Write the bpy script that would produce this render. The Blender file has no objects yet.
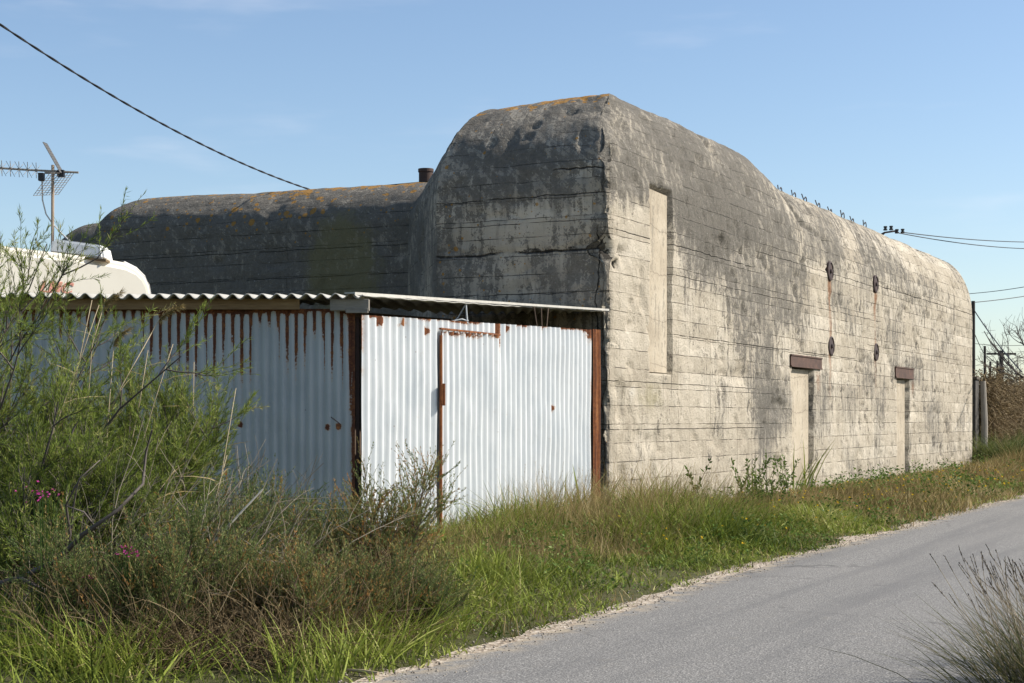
import bpy, bmesh, math, random
import numpy as np
from mathutils import Vector, Matrix
from mathutils.geometry import tessellate_polygon

random.seed(7)
R = math.radians
scene = bpy.context.scene
COL = scene.collection

# ------------------------------------------------------------------ site frame
# camera stands at (0, 0, 1.5) looking along +Y; the bunker's road wall runs along S, T points away from the road
F, HOR, CAMH = 1600.0, 420.0, 1.5
S = np.array([.44721, .89443]); T = np.array([-.89443, .44721]); P0 = np.array([1.452, 24.2])

def W(s, t, h=0.0):
    return (P0[0] + S[0]*s + T[0]*t, P0[1] + S[1]*s + T[1]*t, h)

def wall_sh(px, py):                      # photo pixel -> (s, h) on the plane of the road wall
    k = (px - 512)/F
    s = (P0[1]*k - P0[0])/(S[0] - S[1]*k)
    return s, CAMH + (HOR - py)/F*(P0[1] + S[1]*s)

def at(px, py, Y):                        # photo pixel + real depth -> point
    return ((px - 512)/F*Y, Y, CAMH + (HOR - py)/F*Y)

# ------------------------------------------------------------------ helpers: objects
def link(name, me, mat=None, parent=None):
    o = bpy.data.objects.new(name, me)
    COL.objects.link(o)
    if mat is not None and me is not None:
        me.materials.append(mat)
    if parent is not None:
        o.parent = parent
    return o

def tag(o, label=None, cat=None, group=None, kind=None):
    if label: o['label'] = label
    if cat: o['category'] = cat
    if group: o['group'] = group
    if kind: o['kind'] = kind
    return o

def thing(name, label, cat, group=None):
    o = bpy.data.objects.new(name, None)
    COL.objects.link(o)
    o.empty_display_size = .2
    return tag(o, label, cat, group)

def np_mesh(name, verts, faces, attrs=None, uv=None, smooth=False):
    """faces: list of int arrays (n,k)"""
    me = bpy.data.meshes.new(name)
    v = np.asarray(verts, np.float32)
    me.vertices.add(len(v)); me.vertices.foreach_set('co', v.ravel())
    if not isinstance(faces, (list, tuple)):
        faces = [faces]
    faces = [np.asarray(f, np.int32) for f in faces if len(f)]
    idx = np.concatenate([f.ravel() for f in faces])
    sizes = np.concatenate([np.full(len(f), f.shape[1], np.int32) for f in faces])
    starts = np.concatenate([[0], np.cumsum(sizes)[:-1]]).astype(np.int32)
    me.loops.add(len(idx)); me.loops.foreach_set('vertex_index', idx)
    me.polygons.add(len(sizes)); me.polygons.foreach_set('loop_start', starts)
    me.polygons.foreach_set('loop_total', sizes)
    if smooth:
        me.polygons.foreach_set('use_smooth', np.ones(len(sizes), bool))
    me.update(calc_edges=True)
    if uv is not None:
        l = me.uv_layers.new(name='UVMap')
        l.data.foreach_set('uv', np.asarray(uv, np.float32)[idx].ravel())
    for k, a in (attrs or {}).items():
        at_ = me.attributes.new(k, 'FLOAT', 'POINT')
        at_.data.foreach_set('value', np.asarray(a, np.float32))
    return me

class MB:
    """collects shapes into one mesh"""
    def __init__(self): self.bm = bmesh.new()
    def box(self, c, size, rot=None, bevel=0.0):
        b = bmesh.new()
        bmesh.ops.create_cube(b, size=1)
        bmesh.ops.scale(b, vec=size, verts=b.verts)
        if bevel:
            bmesh.ops.bevel(b, geom=list(b.edges), offset=bevel, segments=2, affect='EDGES', profile=.5)
        M = Matrix.Translation(c)
        if rot is not None:
            M = M @ (rot.to_4x4() if isinstance(rot, Matrix) else Matrix.Rotation(rot, 4, 'Z'))
        b.transform(M)
        me = bpy.data.meshes.new('tmp'); b.to_mesh(me); b.free()
        self.bm.from_mesh(me); bpy.data.meshes.remove(me)
        return self
    def tube(self, pts, r, n=8, cap=True):
        pts = [Vector(p) for p in pts]
        rs = r if isinstance(r, (list, tuple)) else [r]*len(pts)
        rings = []
        for i, p in enumerate(pts):
            t = (pts[min(i+1, len(pts)-1)] - pts[max(i-1, 0)]).normalized()
            ref = Vector((0, 0, 1)) if abs(t.z) < .9 else Vector((1, 0, 0))
            a = t.cross(ref).normalized(); b = t.cross(a)
            rings.append([self.bm.verts.new(p + (a*math.cos(2*math.pi*k/n) + b*math.sin(2*math.pi*k/n))*rs[i]) for k in range(n)])
        for A, B in zip(rings[:-1], rings[1:]):
            for k in range(n):
                self.bm.faces.new((A[k], A[(k+1) % n], B[(k+1) % n], B[k]))
        if cap:
            self.bm.faces.new(rings[0][::-1]); self.bm.faces.new(rings[-1])
        return self
    def poly(self, pts):
        self.bm.faces.new([self.bm.verts.new(p) for p in pts]); return self
    def prism(self, outline, ext):          # outline: 3D points, ext: extrude vector
        e = Vector(ext)
        a = [self.bm.verts.new(p) for p in outline]
        b = [self.bm.verts.new(Vector(p) + e) for p in outline]
        n = len(a)
        self.bm.faces.new(a[::-1]); self.bm.faces.new(b)
        for k in range(n):
            self.bm.faces.new((a[k], a[(k+1) % n], b[(k+1) % n], b[k]))
        return self
    def build(self, name, mat, parent=None, smooth=False):
        bmesh.ops.recalc_face_normals(self.bm, faces=self.bm.faces)
        me = bpy.data.meshes.new(name)
        self.bm.to_mesh(me); self.bm.free()
        if smooth:
            me.polygons.foreach_set('use_smooth', np.ones(len(me.polygons), bool))
        return link(name, me, mat, parent)

# ------------------------------------------------------------------ helpers: noise in numpy
def _hash(ix, iy, iz):
    h = (ix.astype(np.int64)*374761393 + iy.astype(np.int64)*668265263 + iz.astype(np.int64)*1274126177) & 0xffffffff
    h = ((h ^ (h >> 13))*1274126177) & 0xffffffff
    return ((h ^ (h >> 16)) & 0xffff)/65535.0

def vnoise(x, y, z=None):
    x = np.asarray(x, float); y = np.asarray(y, float) + 0*x
    z = np.zeros_like(x) if z is None else np.asarray(z, float) + 0*x
    ix, iy, iz = np.floor(x), np.floor(y), np.floor(z)
    fx, fy, fz = x-ix, y-iy, z-iz
    fx, fy, fz = [f*f*(3-2*f) for f in (fx, fy, fz)]
    r = 0
    for dx in (0, 1):
        for dy in (0, 1):
            for dz in (0, 1):
                w = (fx if dx else 1-fx)*(fy if dy else 1-fy)*(fz if dz else 1-fz)
                r = r + w*_hash(ix+dx, iy+dy, iz+dz)
    return r*2 - 1

def fbm(x, y, z=None, o=4):
    r, a, f = 0, 1.0, 1.0
    for i in range(o):
        r = r + a*vnoise(np.asarray(x)*f + 17.3*i, np.asarray(y)*f - 9.1*i, None if z is None else np.asarray(z)*f)
        a *= .5; f *= 2.03
    return r

def sstep(a, b, x):
    t = np.clip((np.asarray(x, float)-a)/(b-a), 0, 1); return t*t*(3-2*t)

# ------------------------------------------------------------------ helpers: node materials
class NT:
    def __init__(self, name, rough=.9, spec=.2):
        self.m = bpy.data.materials.new(name); self.m.use_nodes = True
        self.t = self.m.node_tree; self.t.nodes.clear()
        self.out = self.n('ShaderNodeOutputMaterial')
        self.p = self.n('ShaderNodeBsdfPrincipled')
        self.p.inputs['Roughness'].default_value = rough
        self.p.inputs['Specular IOR Level'].default_value = spec
        self.t.links.new(self.p.outputs[0], self.out.inputs['Surface'])
    def n(self, k, **kw):
        x = self.t.nodes.new(k)
        for a, b in kw.items(): setattr(x, a, b)
        return x
    def set(self, sock, v):
        if isinstance(v, bpy.types.NodeSocket): self.t.links.new(v, sock)
        elif isinstance(v, (tuple, list)) and sock.type == 'RGBA' and len(v) == 3: sock.default_value = (*v, 1)
        else: sock.default_value = v
    def math(self, op, a, b=0.0, clamp=False):
        x = self.n('ShaderNodeMath', operation=op, use_clamp=clamp)
        self.set(x.inputs[0], a); self.set(x.inputs[1], b); return x.outputs[0]
    def add(self, a, b): return self.math('ADD', a, b)
    def mul(self, a, b): return self.math('MULTIPLY', a, b)
    def sub(self, a, b): return self.math('SUBTRACT', a, b)
    def attr(self, name):
        return self.n('ShaderNodeAttribute', attribute_name=name).outputs['Fac']
    def uv(self):
        return self.n('ShaderNodeUVMap', uv_map='UVMap').outputs[0]
    def obj(self):
        return self.n('ShaderNodeTexCoord').outputs['Object']
    def mapv(self, v, scale=(1, 1, 1), rot=(0, 0, 0), loc=(0, 0, 0)):
        x = self.n('ShaderNodeMapping'); self.set(x.inputs[0], v)
        x.inputs['Scale'].default_value = scale; x.inputs['Rotation'].default_value = rot; x.inputs['Location'].default_value = loc
        return x.outputs[0]
    def noise(self, v, scale, detail=4, rough=.55, dist=0.0):
        x = self.n('ShaderNodeTexNoise'); self.set(x.inputs['Vector'], v)
        x.inputs['Scale'].default_value = scale; x.inputs['Detail'].default_value = detail
        x.inputs['Roughness'].default_value = rough; x.inputs['Distortion'].default_value = dist
        return x.outputs['Fac']
    def voro(self, v, scale, out='Distance', rnd=1.0):
        x = self.n('ShaderNodeTexVoronoi'); self.set(x.inputs['Vector'], v)
        x.inputs['Scale'].default_value = scale; x.inputs['Randomness'].default_value = rnd
        return x.outputs[out]
    def step(self, v, a, b):               # smooth 0..1 between a and b
        x = self.n('ShaderNodeMapRange', interpolation_type='SMOOTHSTEP')
        self.set(x.inputs['Value'], v); self.set(x.inputs['From Min'], a); self.set(x.inputs['From Max'], b)
        return x.outputs[0]
    def mix(self, f, a, b, mode='MIX'):
        x = self.n('ShaderNodeMix', data_type='RGBA', blend_type=mode)
        self.set(x.inputs[0], f); self.set(x.inputs[6], a); self.set(x.inputs[7], b); return x.outputs[2]
    def ramp(self, f, stops):
        x = self.n('ShaderNodeValToRGB'); self.set(x.inputs[0], f)
        e = x.color_ramp.elements
        while len(e) < len(stops): e.new(.5)
        for el, (p, c) in zip(e, stops): el.position = p; el.color = (*c, 1)
        return x.outputs[0]
    def sep(self, v):
        x = self.n('ShaderNodeSeparateXYZ'); self.set(x.inputs[0], v); return x.outputs
    def bump(self, h, strength=.5, dist=.02, normal=None):
        x = self.n('ShaderNodeBump'); self.set(x.inputs['Height'], h)
        x.inputs['Strength'].default_value = strength; x.inputs['Distance'].default_value = dist
        if normal is not None: self.set(x.inputs['Normal'], normal)
        return x.outputs[0]
    def base(self, c): self.set(self.p.inputs['Base Color'], c); return self
    def normal(self, n): self.set(self.p.inputs['Normal'], n); return self
    def rough(self, v): self.set(self.p.inputs['Roughness'], v); return self

def concrete_material():
    m = NT('bunker_concrete', .92, .15)
    uv = m.uv(); ob = m.obj()
    u, v = m.sep(uv)[0], m.sep(uv)[1]
    n1 = m.noise(ob, .8, 6, .6); n2 = m.noise(ob, 3.5, 6, .65); n3 = m.noise(ob, 16, 5, .7); n4 = m.noise(ob, 60, 3, .6)
    # board marks: rows of shuttering boards with ragged joints
    wob = m.noise(uv, 2.2, 4, .6)
    comb = m.n('ShaderNodeCombineXYZ'); m.set(comb.inputs[0], m.add(u, m.mul(wob, .03))); m.set(comb.inputs[1], m.add(v, m.mul(wob, .035)))
    bk = m.n('ShaderNodeTexBrick', offset=.37, offset_frequency=2, squash=1.0, squash_frequency=2)
    m.set(bk.inputs['Vector'], comb.outputs[0])
    for k, val in (('Scale', 1.0), ('Mortar Size', .006), ('Mortar Smooth', .35), ('Bias', 0.0), ('Brick Width', 5.2), ('Row Height', .29)):
        bk.inputs[k].default_value = val
    bk.inputs['Color1'].default_value = (0, 0, 0, 1); bk.inputs['Color2'].default_value = (1, 1, 1, 1)
    tone = m.sep(bk.outputs['Color'])[0]
    seam = m.mul(bk.outputs['Fac'], m.step(m.noise(uv, 1.7, 5, .65), .42, .60))
    stain_shade = m.attr('stain_shade'); lich = m.attr('lichen'); rust = m.attr('rust'); pale = m.attr('pale')
    # cream concrete, uneven pours
    cream = m.ramp(m.add(m.mul(n1, .55), m.add(m.mul(n2, .3), m.mul(tone, .17))),
                   [(.3, (.34, .29, .22)), (.5, (.47, .41, .32)), (.66, (.58, .515, .415))])
    white = m.mix(m.step(m.add(m.mul(n2, .6), m.mul(pale, .55)), .62, .78), cream, (.66, .61, .53))
    # weathering: black algae and grey crust, ragged
    strk = m.noise(m.mapv(uv, (3.2, .42, 1)), 2.2, 6, .65)
    dash = m.noise(m.mapv(m.mapv(uv, (1, 1, 1), (0, 0, R(48))), (6.5, 1.5, 1)), 1.5, 6, .68)
    n5 = m.noise(ob, 34, 4, .7)
    n6 = m.noise(ob, 7.5, 6, .7, .4)
    mot = m.add(m.add(m.mul(m.sub(n2, .5), 1.2), m.mul(m.sub(n6, .5), 1.9)), m.add(m.add(m.mul(m.sub(strk, .5), 1.7), m.mul(m.sub(n3, .5), 1.3)), m.mul(m.sub(n5, .5), 1.1)))
    upz = m.step(v, 4.4, 5.2)
    mot = m.add(mot, m.mul(m.mul(m.sub(.52, dash), 2.6), upz))
    dk = m.step(m.add(stain_shade, mot), .48, .55)
    grey = m.ramp(m.add(m.mul(n3, .6), m.mul(n4, .4)), [(.38, (.055, .047, .037)), (.5, (.115, .100, .080)), (.62, (.23, .205, .168))])
    film = m.step(m.add(stain_shade, m.add(m.mul(m.sub(n1, .5), 1.2), m.mul(m.sub(strk, .5), 1.8))), .26, .60)
    c = m.mix(m.mul(film, .62), white, m.mix(n6, (.20, .175, .135), (.29, .255, .205)))
    c = m.mix(m.mul(dk, .80), c, grey)
    run = m.noise(m.mapv(uv, (5.5, .22, 1)), 1.8, 6, .7)
    c = m.mix(m.mul(m.mul(m.step(run, .54, .66), m.step(v, 5.2, 3.0)), .38), c, (.13, .112, .088))
    crust = m.mul(m.step(m.add(stain_shade, m.mul(mot, .28)), .56, .92), .60)
    c = m.mix(crust, c, m.ramp(m.add(m.mul(n3, .5), m.mul(n5, .5)), [(.36, (.038, .033, .026)), (.52, (.080, .069, .054)), (.66, (.175, .153, .120))]))
    # thin grey film over broad areas
    c = m.mix(m.mul(m.step(m.add(m.mul(stain_shade, .8), m.add(m.mul(n1, .5), m.mul(strk, .45))), .62, 1.0), .35), c, (.20, .188, .165))
    # small pits
    pit = m.step(m.voro(ob, 13), .10, .04)
    pit = m.mul(pit, m.step(n1, .42, .6))
    c = m.mix(m.mul(pit, .6), c, (.05, .047, .04))
    c = m.mix(m.mul(seam, .9), c, (.045, .04, .033))
    # long casting cracks
    cracks = None
    for (v0, u0, u1, w, amp) in CRACKS:
        d = m.math('ABSOLUTE', m.sub(m.add(v, m.mul(m.sub(m.noise(uv, 1.1+.13*v0, 5, .62), .5), amp)), v0))
        k = m.mul(m.step(d, w, w*.35), m.mul(m.step(u, u0-.3, u0+.2), m.step(u, u1+.3, u1-.2)))
        k = m.mul(k, m.step(m.noise(uv, .9+.21*v0, 3, .6), .36, .5))
        cracks = k if cracks is None else m.math('MAXIMUM', cracks, k)
    for (u0, v0, v1, w, amp) in VCRACKS:
        d = m.math('ABSOLUTE', m.sub(m.add(u, m.mul(m.sub(m.noise(uv, 1.9, 5, .65), .5), amp)), u0))
        k = m.mul(m.step(d, w, w*.35), m.mul(m.step(v, v0-.1, v0+.1), m.step(v, v1+.1, v1-.1)))
        cracks = m.math('MAXIMUM', cracks, k)
    c = m.mix(m.mul(cracks, .9), c, (.022, .02, .017))
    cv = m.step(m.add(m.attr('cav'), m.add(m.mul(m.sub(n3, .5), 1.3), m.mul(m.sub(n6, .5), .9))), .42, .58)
    c = m.mix(m.mul(cv, .85), c, (.03, .026, .021))  # shade inside the broken hollows, painted as dark colour
    # greenish-yellow algae tint low on the wall and on the wing
    c = m.mix(m.mul(m.step(m.add(m.attr('algae'), m.mul(m.sub(n2, .5), 1.0)), .45, .9), .6), c, (.20, .175, .075))
    # rust runs
    c = m.mix(m.mul(m.step(m.add(rust, m.mul(m.sub(n3, .5), .9)), .30, .95), .75), c, (.21, .085, .03))
    # orange lichen rosettes
    ls = m.voro(m.mapv(ob, (1, 1, 1)), 2.6); ls2 = m.voro(ob, 6.0)
    rs = m.add(m.mul(m.sub(n3, .5), .22), 0.0)
    lm = m.math('MAXIMUM', m.step(m.add(ls, rs), m.mul(lich, .42), m.mul(lich, .34)), m.step(m.add(ls2, rs), m.mul(lich, .46), m.mul(lich, .38)))
    lm = m.mul(lm, m.step(lich, .03, .2))
    c = m.mix(m.mul(lm, .85), c, m.mix(n3, (.42, .20, .03), (.30, .17, .05)))
    wl = m.mul(m.step(m.voro(ob, 5.3, rnd=1.0), .075, .045), m.step(stain_shade, .5, .8))
    c = m.mix(m.mul(wl, .55), c, (.45, .44, .41))
    m.base(c)
    h = m.add(m.add(m.mul(n3, .5), m.mul(n4, .3)), m.add(m.mul(n2, .7), m.mul(tone, .12)))
    h = m.sub(m.sub(h, m.mul(seam, .9)), m.add(m.mul(cracks, 2.0), m.mul(pit, .7)))
    m.normal(m.bump(m.add(h, m.mul(n5, .35)), .95, .055))
    return m.m

def simple(name, stops, scale=6, rough=.8, spec=.3, bump=.25, bdist=.01, metallic=0.0, stretch=(1, 1, 1)):
    m = NT(name, rough, spec)
    ob = m.mapv(m.obj(), stretch)
    n1 = m.noise(ob, scale, 6, .62); n2 = m.noise(ob, scale*6, 4, .6)
    m.base(m.ramp(m.add(m.mul(n1, .65), m.mul(n2, .35)), stops))
    m.p.inputs['Metallic'].default_value = metallic
    if bump: m.normal(m.bump(m.add(n1, m.mul(n2, .5)), bump, bdist))
    return m.m

def sheet_material(name, white, valley, rusty=(.165, .055, .022)):
    """painted corrugated iron: rust attribute eats the paint with ragged edges"""
    m = NT(name, .45, .35)
    ob = m.obj()
    n1 = m.noise(ob, 1.6, 5, .6); n2 = m.noise(ob, 9, 6, .65); n3 = m.noise(ob, 45, 4, .65)
    strk = m.noise(m.mapv(ob, (9, 9, .5)), 2.0, 5, .6)
    c = m.mix(m.step(m.add(m.mul(n1, .5), m.mul(strk, .5)), .4, .66), white, valley)
    c = m.mix(m.mul(m.step(n2, .60, .72), .22), c, (.50, .46, .40))
    c = m.mix(m.mul(m.step(m.noise(m.mapv(ob, (22, 22, .8)), 1.2, 4, .6), .62, .74), .25), c, (.42, .40, .37))
    r = m.add(m.attr('rust'), m.add(m.mul(m.sub(n2, .5), .85), m.mul(m.sub(n3, .5), 1.0)))
    rm = m.step(r, .42, .56)
    halo = m.step(r, .18, .5)
    c = m.mix(m.mul(halo, .45), c, (.50, .30, .16))
    rc = m.ramp(m.add(m.mul(n2, .5), m.mul(n3, .5)), [(.32, (.045, .017, .010)), (.5, rusty), (.68, (.32, .13, .045))])
    c = m.mix(rm, c, rc)
    spots = m.mul(m.step(m.add(m.voro(ob, 5.2), m.mul(n3, .06)), .085, .045), .8)
    c = m.mix(m.mul(spots, .7), c, rc)
    m.base(c)
    m.rough(m.add(.42, m.mul(rm, .5)))
    m.normal(m.bump(m.add(m.mul(n1, 2.0), m.add(m.mul(n2, .6), m.mul(rm, .4))), .25, .012))
    return m.m

def rust_material(name='rust', stretch=(14, 14, .7)):
    m = NT(name, .85, .2)
    ob = m.obj()
    s1 = m.noise(m.mapv(ob, stretch), 1.6, 6, .65); n2 = m.noise(ob, 22, 5, .65)
    m.base(m.ramp(m.add(m.mul(s1, .7), m.mul(n2, .3)), [(.30, (.045, .022, .016)), (.46, (.14, .05, .022)), (.58, (.27, .10, .035)), (.72, (.42, .22, .09))]))
    m.normal(m.bump(n2, .4, .008))
    return m.m

def leaf_material(name, stops, transl=.26, rough=.6, dry=None):
    m = NT(name, rough, .08)
    t = m.attr('tint')
    c = m.ramp(t, stops)
    m.base(c)
    tr = m.n('ShaderNodeBsdfTranslucent'); m.set(tr.inputs['Color'], c)
    mx = m.n('ShaderNodeMixShader'); mx.inputs[0].default_value = transl
    m.t.links.new(m.p.outputs[0], mx.inputs[1]); m.t.links.new(tr.outputs[0], mx.inputs[2])
    m.t.links.new(mx.outputs[0], m.out.inputs['Surface'])
    return m.m

bark = simple('grey_bark', [(.3, (.055, .045, .04)), (.6, (.12, .10, .085)), (.8, (.21, .18, .15))], 9, .9)
dry_bark = simple('brown_twig', [(.3, (.08, .055, .04)), (.6, (.17, .12, .085)), (.8, (.28, .21, .14))], 9, .9)

# ------------------------------------------------------------------ camera, light, sky
cam = bpy.data.cameras.new('camera'); camo = bpy.data.objects.new('camera', cam); COL.objects.link(camo)
camo.location = (0, 0, CAMH); camo.rotation_euler = (R(90), 0, 0)
cam.sensor_width = 36; cam.lens = F/1024*36; cam.shift_y = (HOR - 341.5)/1024
cam.clip_start = .05; cam.clip_end = 20000
scene.camera = camo

SUN_AZ = np.array([.988, .10]); SUN_AZ = SUN_AZ/np.linalg.norm(SUN_AZ); SUN_EL = R(40)
sd = Vector((SUN_AZ[0]*math.cos(SUN_EL), SUN_AZ[1]*math.cos(SUN_EL), math.sin(SUN_EL)))
sun = bpy.data.lights.new('sun', 'SUN'); sun.energy = 4.9; sun.angle = R(.5); sun.color = (1, .945, .855)
suno = bpy.data.objects.new('sun', sun); COL.objects.link(suno)
suno.rotation_euler = sd.to_track_quat('Z', 'Y').to_euler(); suno.location = (30, 5, 40)

world = bpy.data.worlds.new('World'); scene.world = world; world.use_nodes = True
wt = world.node_tree; wt.nodes.clear()
wo = wt.nodes.new('ShaderNodeOutputWorld'); bg = wt.nodes.new('ShaderNodeBackground')
sky = wt.nodes.new('ShaderNodeTexSky'); sky.sky_type = 'NISHITA'; sky.sun_disc = False
sky.sun_elevation = SUN_EL; sky.sun_rotation = math.atan2(SUN_AZ[0], SUN_AZ[1])
sky.altitude = 0; sky.air_density = 1.0; sky.dust_density = .7; sky.ozone_density = 2.3
bg.inputs['Strength'].default_value = .108
# faint wisps of high cloud
tc = wt.nodes.new('ShaderNodeTexCoord'); mp = wt.nodes.new('ShaderNodeMapping'); mp.inputs['Scale'].default_value = (5, 5, 26)
mp.inputs['Rotation'].default_value = (0, R(9), 0)
nz = wt.nodes.new('ShaderNodeTexNoise'); nz.inputs['Scale'].default_value = 1.0; nz.inputs['Detail'].default_value = 5
mr = wt.nodes.new('ShaderNodeMapRange'); mr.interpolation_type = 'SMOOTHSTEP'
mr.inputs['From Min'].default_value = .56; mr.inputs['From Max'].default_value = .80; mr.inputs['To Max'].default_value = .20
mixc = wt.nodes.new('ShaderNodeMix'); mixc.data_type = 'RGBA'; mixc.inputs[7].default_value = (7.5, 7.2, 7.4, 1)
L = wt.links.new
L(tc.outputs['Generated'], mp.inputs[0]); L(mp.outputs[0], nz.inputs['Vector']); L(nz.outputs['Fac'], mr.inputs['Value'])
L(mr.outputs[0], mixc.inputs[0]); L(sky.outputs[0], mixc.inputs[6]); L(mixc.outputs[2], bg.inputs['Color']); L(bg.outputs[0], wo.inputs[0])

vs = scene.view_settings
vs.view_transform = 'Standard'; vs.look = 'None'; vs.exposure = 0.56; vs.gamma = 1; vs.use_curve_mapping = False
scene.cycles.max_bounces = 6; scene.cycles.transparent_max_bounces = 8
scene.cycles.use_denoising = True
scene.render.film_transparent = False

# ------------------------------------------------------------------ ground, road
def ground_z(s, t):
    """the verge rises a little from the road to the walls and rolls gently"""
    b = sstep(-4.25, -2.4, t)*.07*sstep(.2, -1.0, t) + sstep(-8.3, -9.6, t)*.10
    return b + np.where((t > -4.2) | (t < -8.4), .035*fbm(s*.7, t*.7, o=3)*np.clip(np.minimum(abs(t+4.2), abs(t+8.4)), 0, 1), 0)

def gz(x, y):
    d = np.array([x, y]) - P0
    return float(ground_z(np.array([d@S]), np.array([d@T]))[0])

def graded(a, b, lo, hi, step, far):
    core = np.arange(lo, hi+1e-6, step)
    g = []; x = lo; k = step
    while x > a: k *= 1.5; x -= k; g.append(max(x, a))
    h = []; x = hi; k = step
    while x < b: k *= 1.5; x += k; h.append(min(x, b))
    return np.concatenate([g[::-1], core, h])

def sheet(ss, tt, zf):
    sg, tg = np.meshgrid(ss, tt, indexing='ij')
    zg = zf(sg, tg)
    v = np.stack([P0[0]+S[0]*sg+T[0]*tg, P0[1]+S[1]*sg+T[1]*tg, zg], -1).reshape(-1, 3)
    n, m_ = len(ss), len(tt)
    i = np.arange(n*m_).reshape(n, m_)
    f = np.stack([i[:-1, :-1], i[1:, :-1], i[1:, 1:], i[:-1, 1:]], -1).reshape(-1, 4)[:, ::-1]
    return v, f

gm = NT('verge_soil', .95, .1)
ob = gm.obj(); a1 = gm.noise(ob, .5, 6, .6); a2 = gm.noise(ob, 7, 6, .7); a3 = gm.noise(ob, 60, 3, .6)
gm.base(gm.ramp(gm.add(gm.mul(a1, .35), gm.add(gm.mul(a2, .35), gm.mul(a3, .3))), [(.3, (.045, .05, .02)), (.48, (.085, .085, .035)), (.62, (.15, .125, .07)), (.75, (.20, .165, .11))]))
gm.normal(gm.bump(gm.add(a2, a3), .8, .03))
v, f = sheet(graded(-4000, 6000, -30, 60, .3, 0), graded(-4000, 4000, -14, 6, .15, 0), ground_z)
o = link('ground', np_mesh('ground', v, f, smooth=True), gm.m); tag(o, 'grassy ground of dry soil around the bunker', kind='structure')

am = NT('asphalt', .88, .25)
ob = am.obj(); b1 = am.noise(ob, .35, 5, .6); b2 = am.noise(ob, 60, 4, .8); b3 = am.voro(ob, 85); b4 = am.noise(am.mapv(ob, (1, 1, 1), (0, 0, R(-26.6))), 1.0)
rut = am.noise(am.mapv(am.mapv(ob, (1, 1, 1), (0, 0, R(26.57))), (1.5, .07, 1)), 1.4, 5, .6)
b5 = am.noise(ob, 4.5, 5, .65)
c = am.ramp(am.add(am.mul(b2, .5), am.mul(b3, .55)), [(.25, (.062, .059, .055)), (.5, (.148, .141, .131)), (.72, (.335, .317, .287))])
c = am.mix(am.mul(am.step(rut, .45, .66), .50), c, (.115, .111, .107))
c = am.mix(am.mul(am.step(b1, .45, .7), .30), c, (.23, .215, .195))
c = am.mix(am.mul(am.step(am.attr('dust'), .2, 1.0), am.step(b5, .38, .62)), c, (.34, .28, .20))
c = am.mix(am.mul(am.step(am.voro(ob, 2.3), .022, .012), .8), c, (.03, .03, .03))
vc = am.voro(am.mapv(ob, (1, 1, 1)), .55, 'Distance')
vd = am.n('ShaderNodeTexVoronoi', feature='DISTANCE_TO_EDGE'); am.set(vd.inputs['Vector'], am.n('ShaderNodeVectorMath', operation='ADD').outputs[0]); vd.inputs['Scale'].default_value = .42
va = vd.inputs['Vector'].links[0].from_node; am.set(va.inputs[0], ob); nv = am.n('ShaderNodeTexNoise'); am.set(nv.inputs['Vector'], ob); nv.inputs['Scale'].default_value = 1.4; nv.inputs['Detail'].default_value = 6
am.set(va.inputs[1], nv.outputs['Color'])
ck = am.mul(am.step(vd.outputs['Distance'], .010, .003), am.step(b1, .50, .60))
c = am.mix(am.mul(ck, .55), c, (.05, .048, .045))
sc = am.noise(am.mapv(am.mapv(ob, (1, 1, 1), (0, 0, R(26.57))), (7, .4, 1)), 1.6, 6, .7)
c = am.mix(am.mul(am.step(sc, .58, .68), .22), c, (.075, .074, .074))
c = am.mix(am.mul(am.step(b5, .58, .70), .35), c, (.22, .20, .17))
am.base(c); am.normal(am.bump(am.add(am.mul(b3, .7), b2), .55, .006))
ss = graded(-60, 400, -24, 60, .12, 0)
tj = np.linspace(0, 1, 44)
e0 = -4.50 - .26*sstep(-5, -14, ss) + .05*fbm(ss*.35, 0*ss+3, o=3) + .045*fbm(ss*2.6, 0*ss+8, o=4)
e1 = -8.25 + .10*fbm(ss*.4, 0*ss+13, o=3) + .05*fbm(ss*2.6, 0*ss+18, o=4)
sg = np.repeat(ss[:, None], 44, 1); tg = e1[:, None] + (e0-e1)[:, None]*tj[None]
zz = .012 + .02*np.sin(np.pi*tj)[None] + 0*sg
v = np.stack([P0[0]+S[0]*sg+T[0]*tg, P0[1]+S[1]*sg+T[1]*tg, zz], -1).reshape(-1, 3)
i = np.arange(v.shape[0]).reshape(len(ss), 44)
f = np.stack([i[:-1, :-1], i[1:, :-1], i[1:, 1:], i[:-1, 1:]], -1).reshape(-1, 4)[:, ::-1]
dust = np.maximum(1-(e0[:, None]-tg)/.35, 1-(tg-e1[:, None])/.35).clip(0, 1)
o = link('road', np_mesh('road', v, f, {'dust': dust.ravel()}, smooth=True), am.m); tag(o, 'narrow grey asphalt lane', kind='structure')

sm = NT('pale_gravel', .95, .1)
ob = sm.obj(); g1 = sm.noise(ob, 6, 6, .7); g2 = sm.voro(ob, 38, 'Color'); g3 = sm.noise(ob, 90, 2)
c = sm.ramp(sm.add(sm.mul(sm.sep(g2)[0], .5), sm.mul(g1, .5)), [(.25, (.20, .155, .11)), (.5, (.38, .31, .235)), (.75, (.55, .48, .39))])
sm.base(c); sm.normal(sm.bump(sm.add(sm.voro(ob, 38), g3), .8, .012))
ss = graded(-40, 120, -20, 45, .1, 0)
e0 = -4.30 - .26*sstep(-5, -14, ss) + .10*fbm(ss*.5, 0*ss+33, o=4) + .05*fbm(ss*3, 0*ss+38, o=3)
sg = np.repeat(ss[:, None], 8, 1); tj = np.linspace(0, 1, 8); tg = -5.1 + (e0+5.1)[:, None]*tj[None]
zz = ground_z(sg, tg) + .006
v = np.stack([P0[0]+S[0]*sg+T[0]*tg, P0[1]+S[1]*sg+T[1]*tg, zz], -1).reshape(-1, 3)
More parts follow.
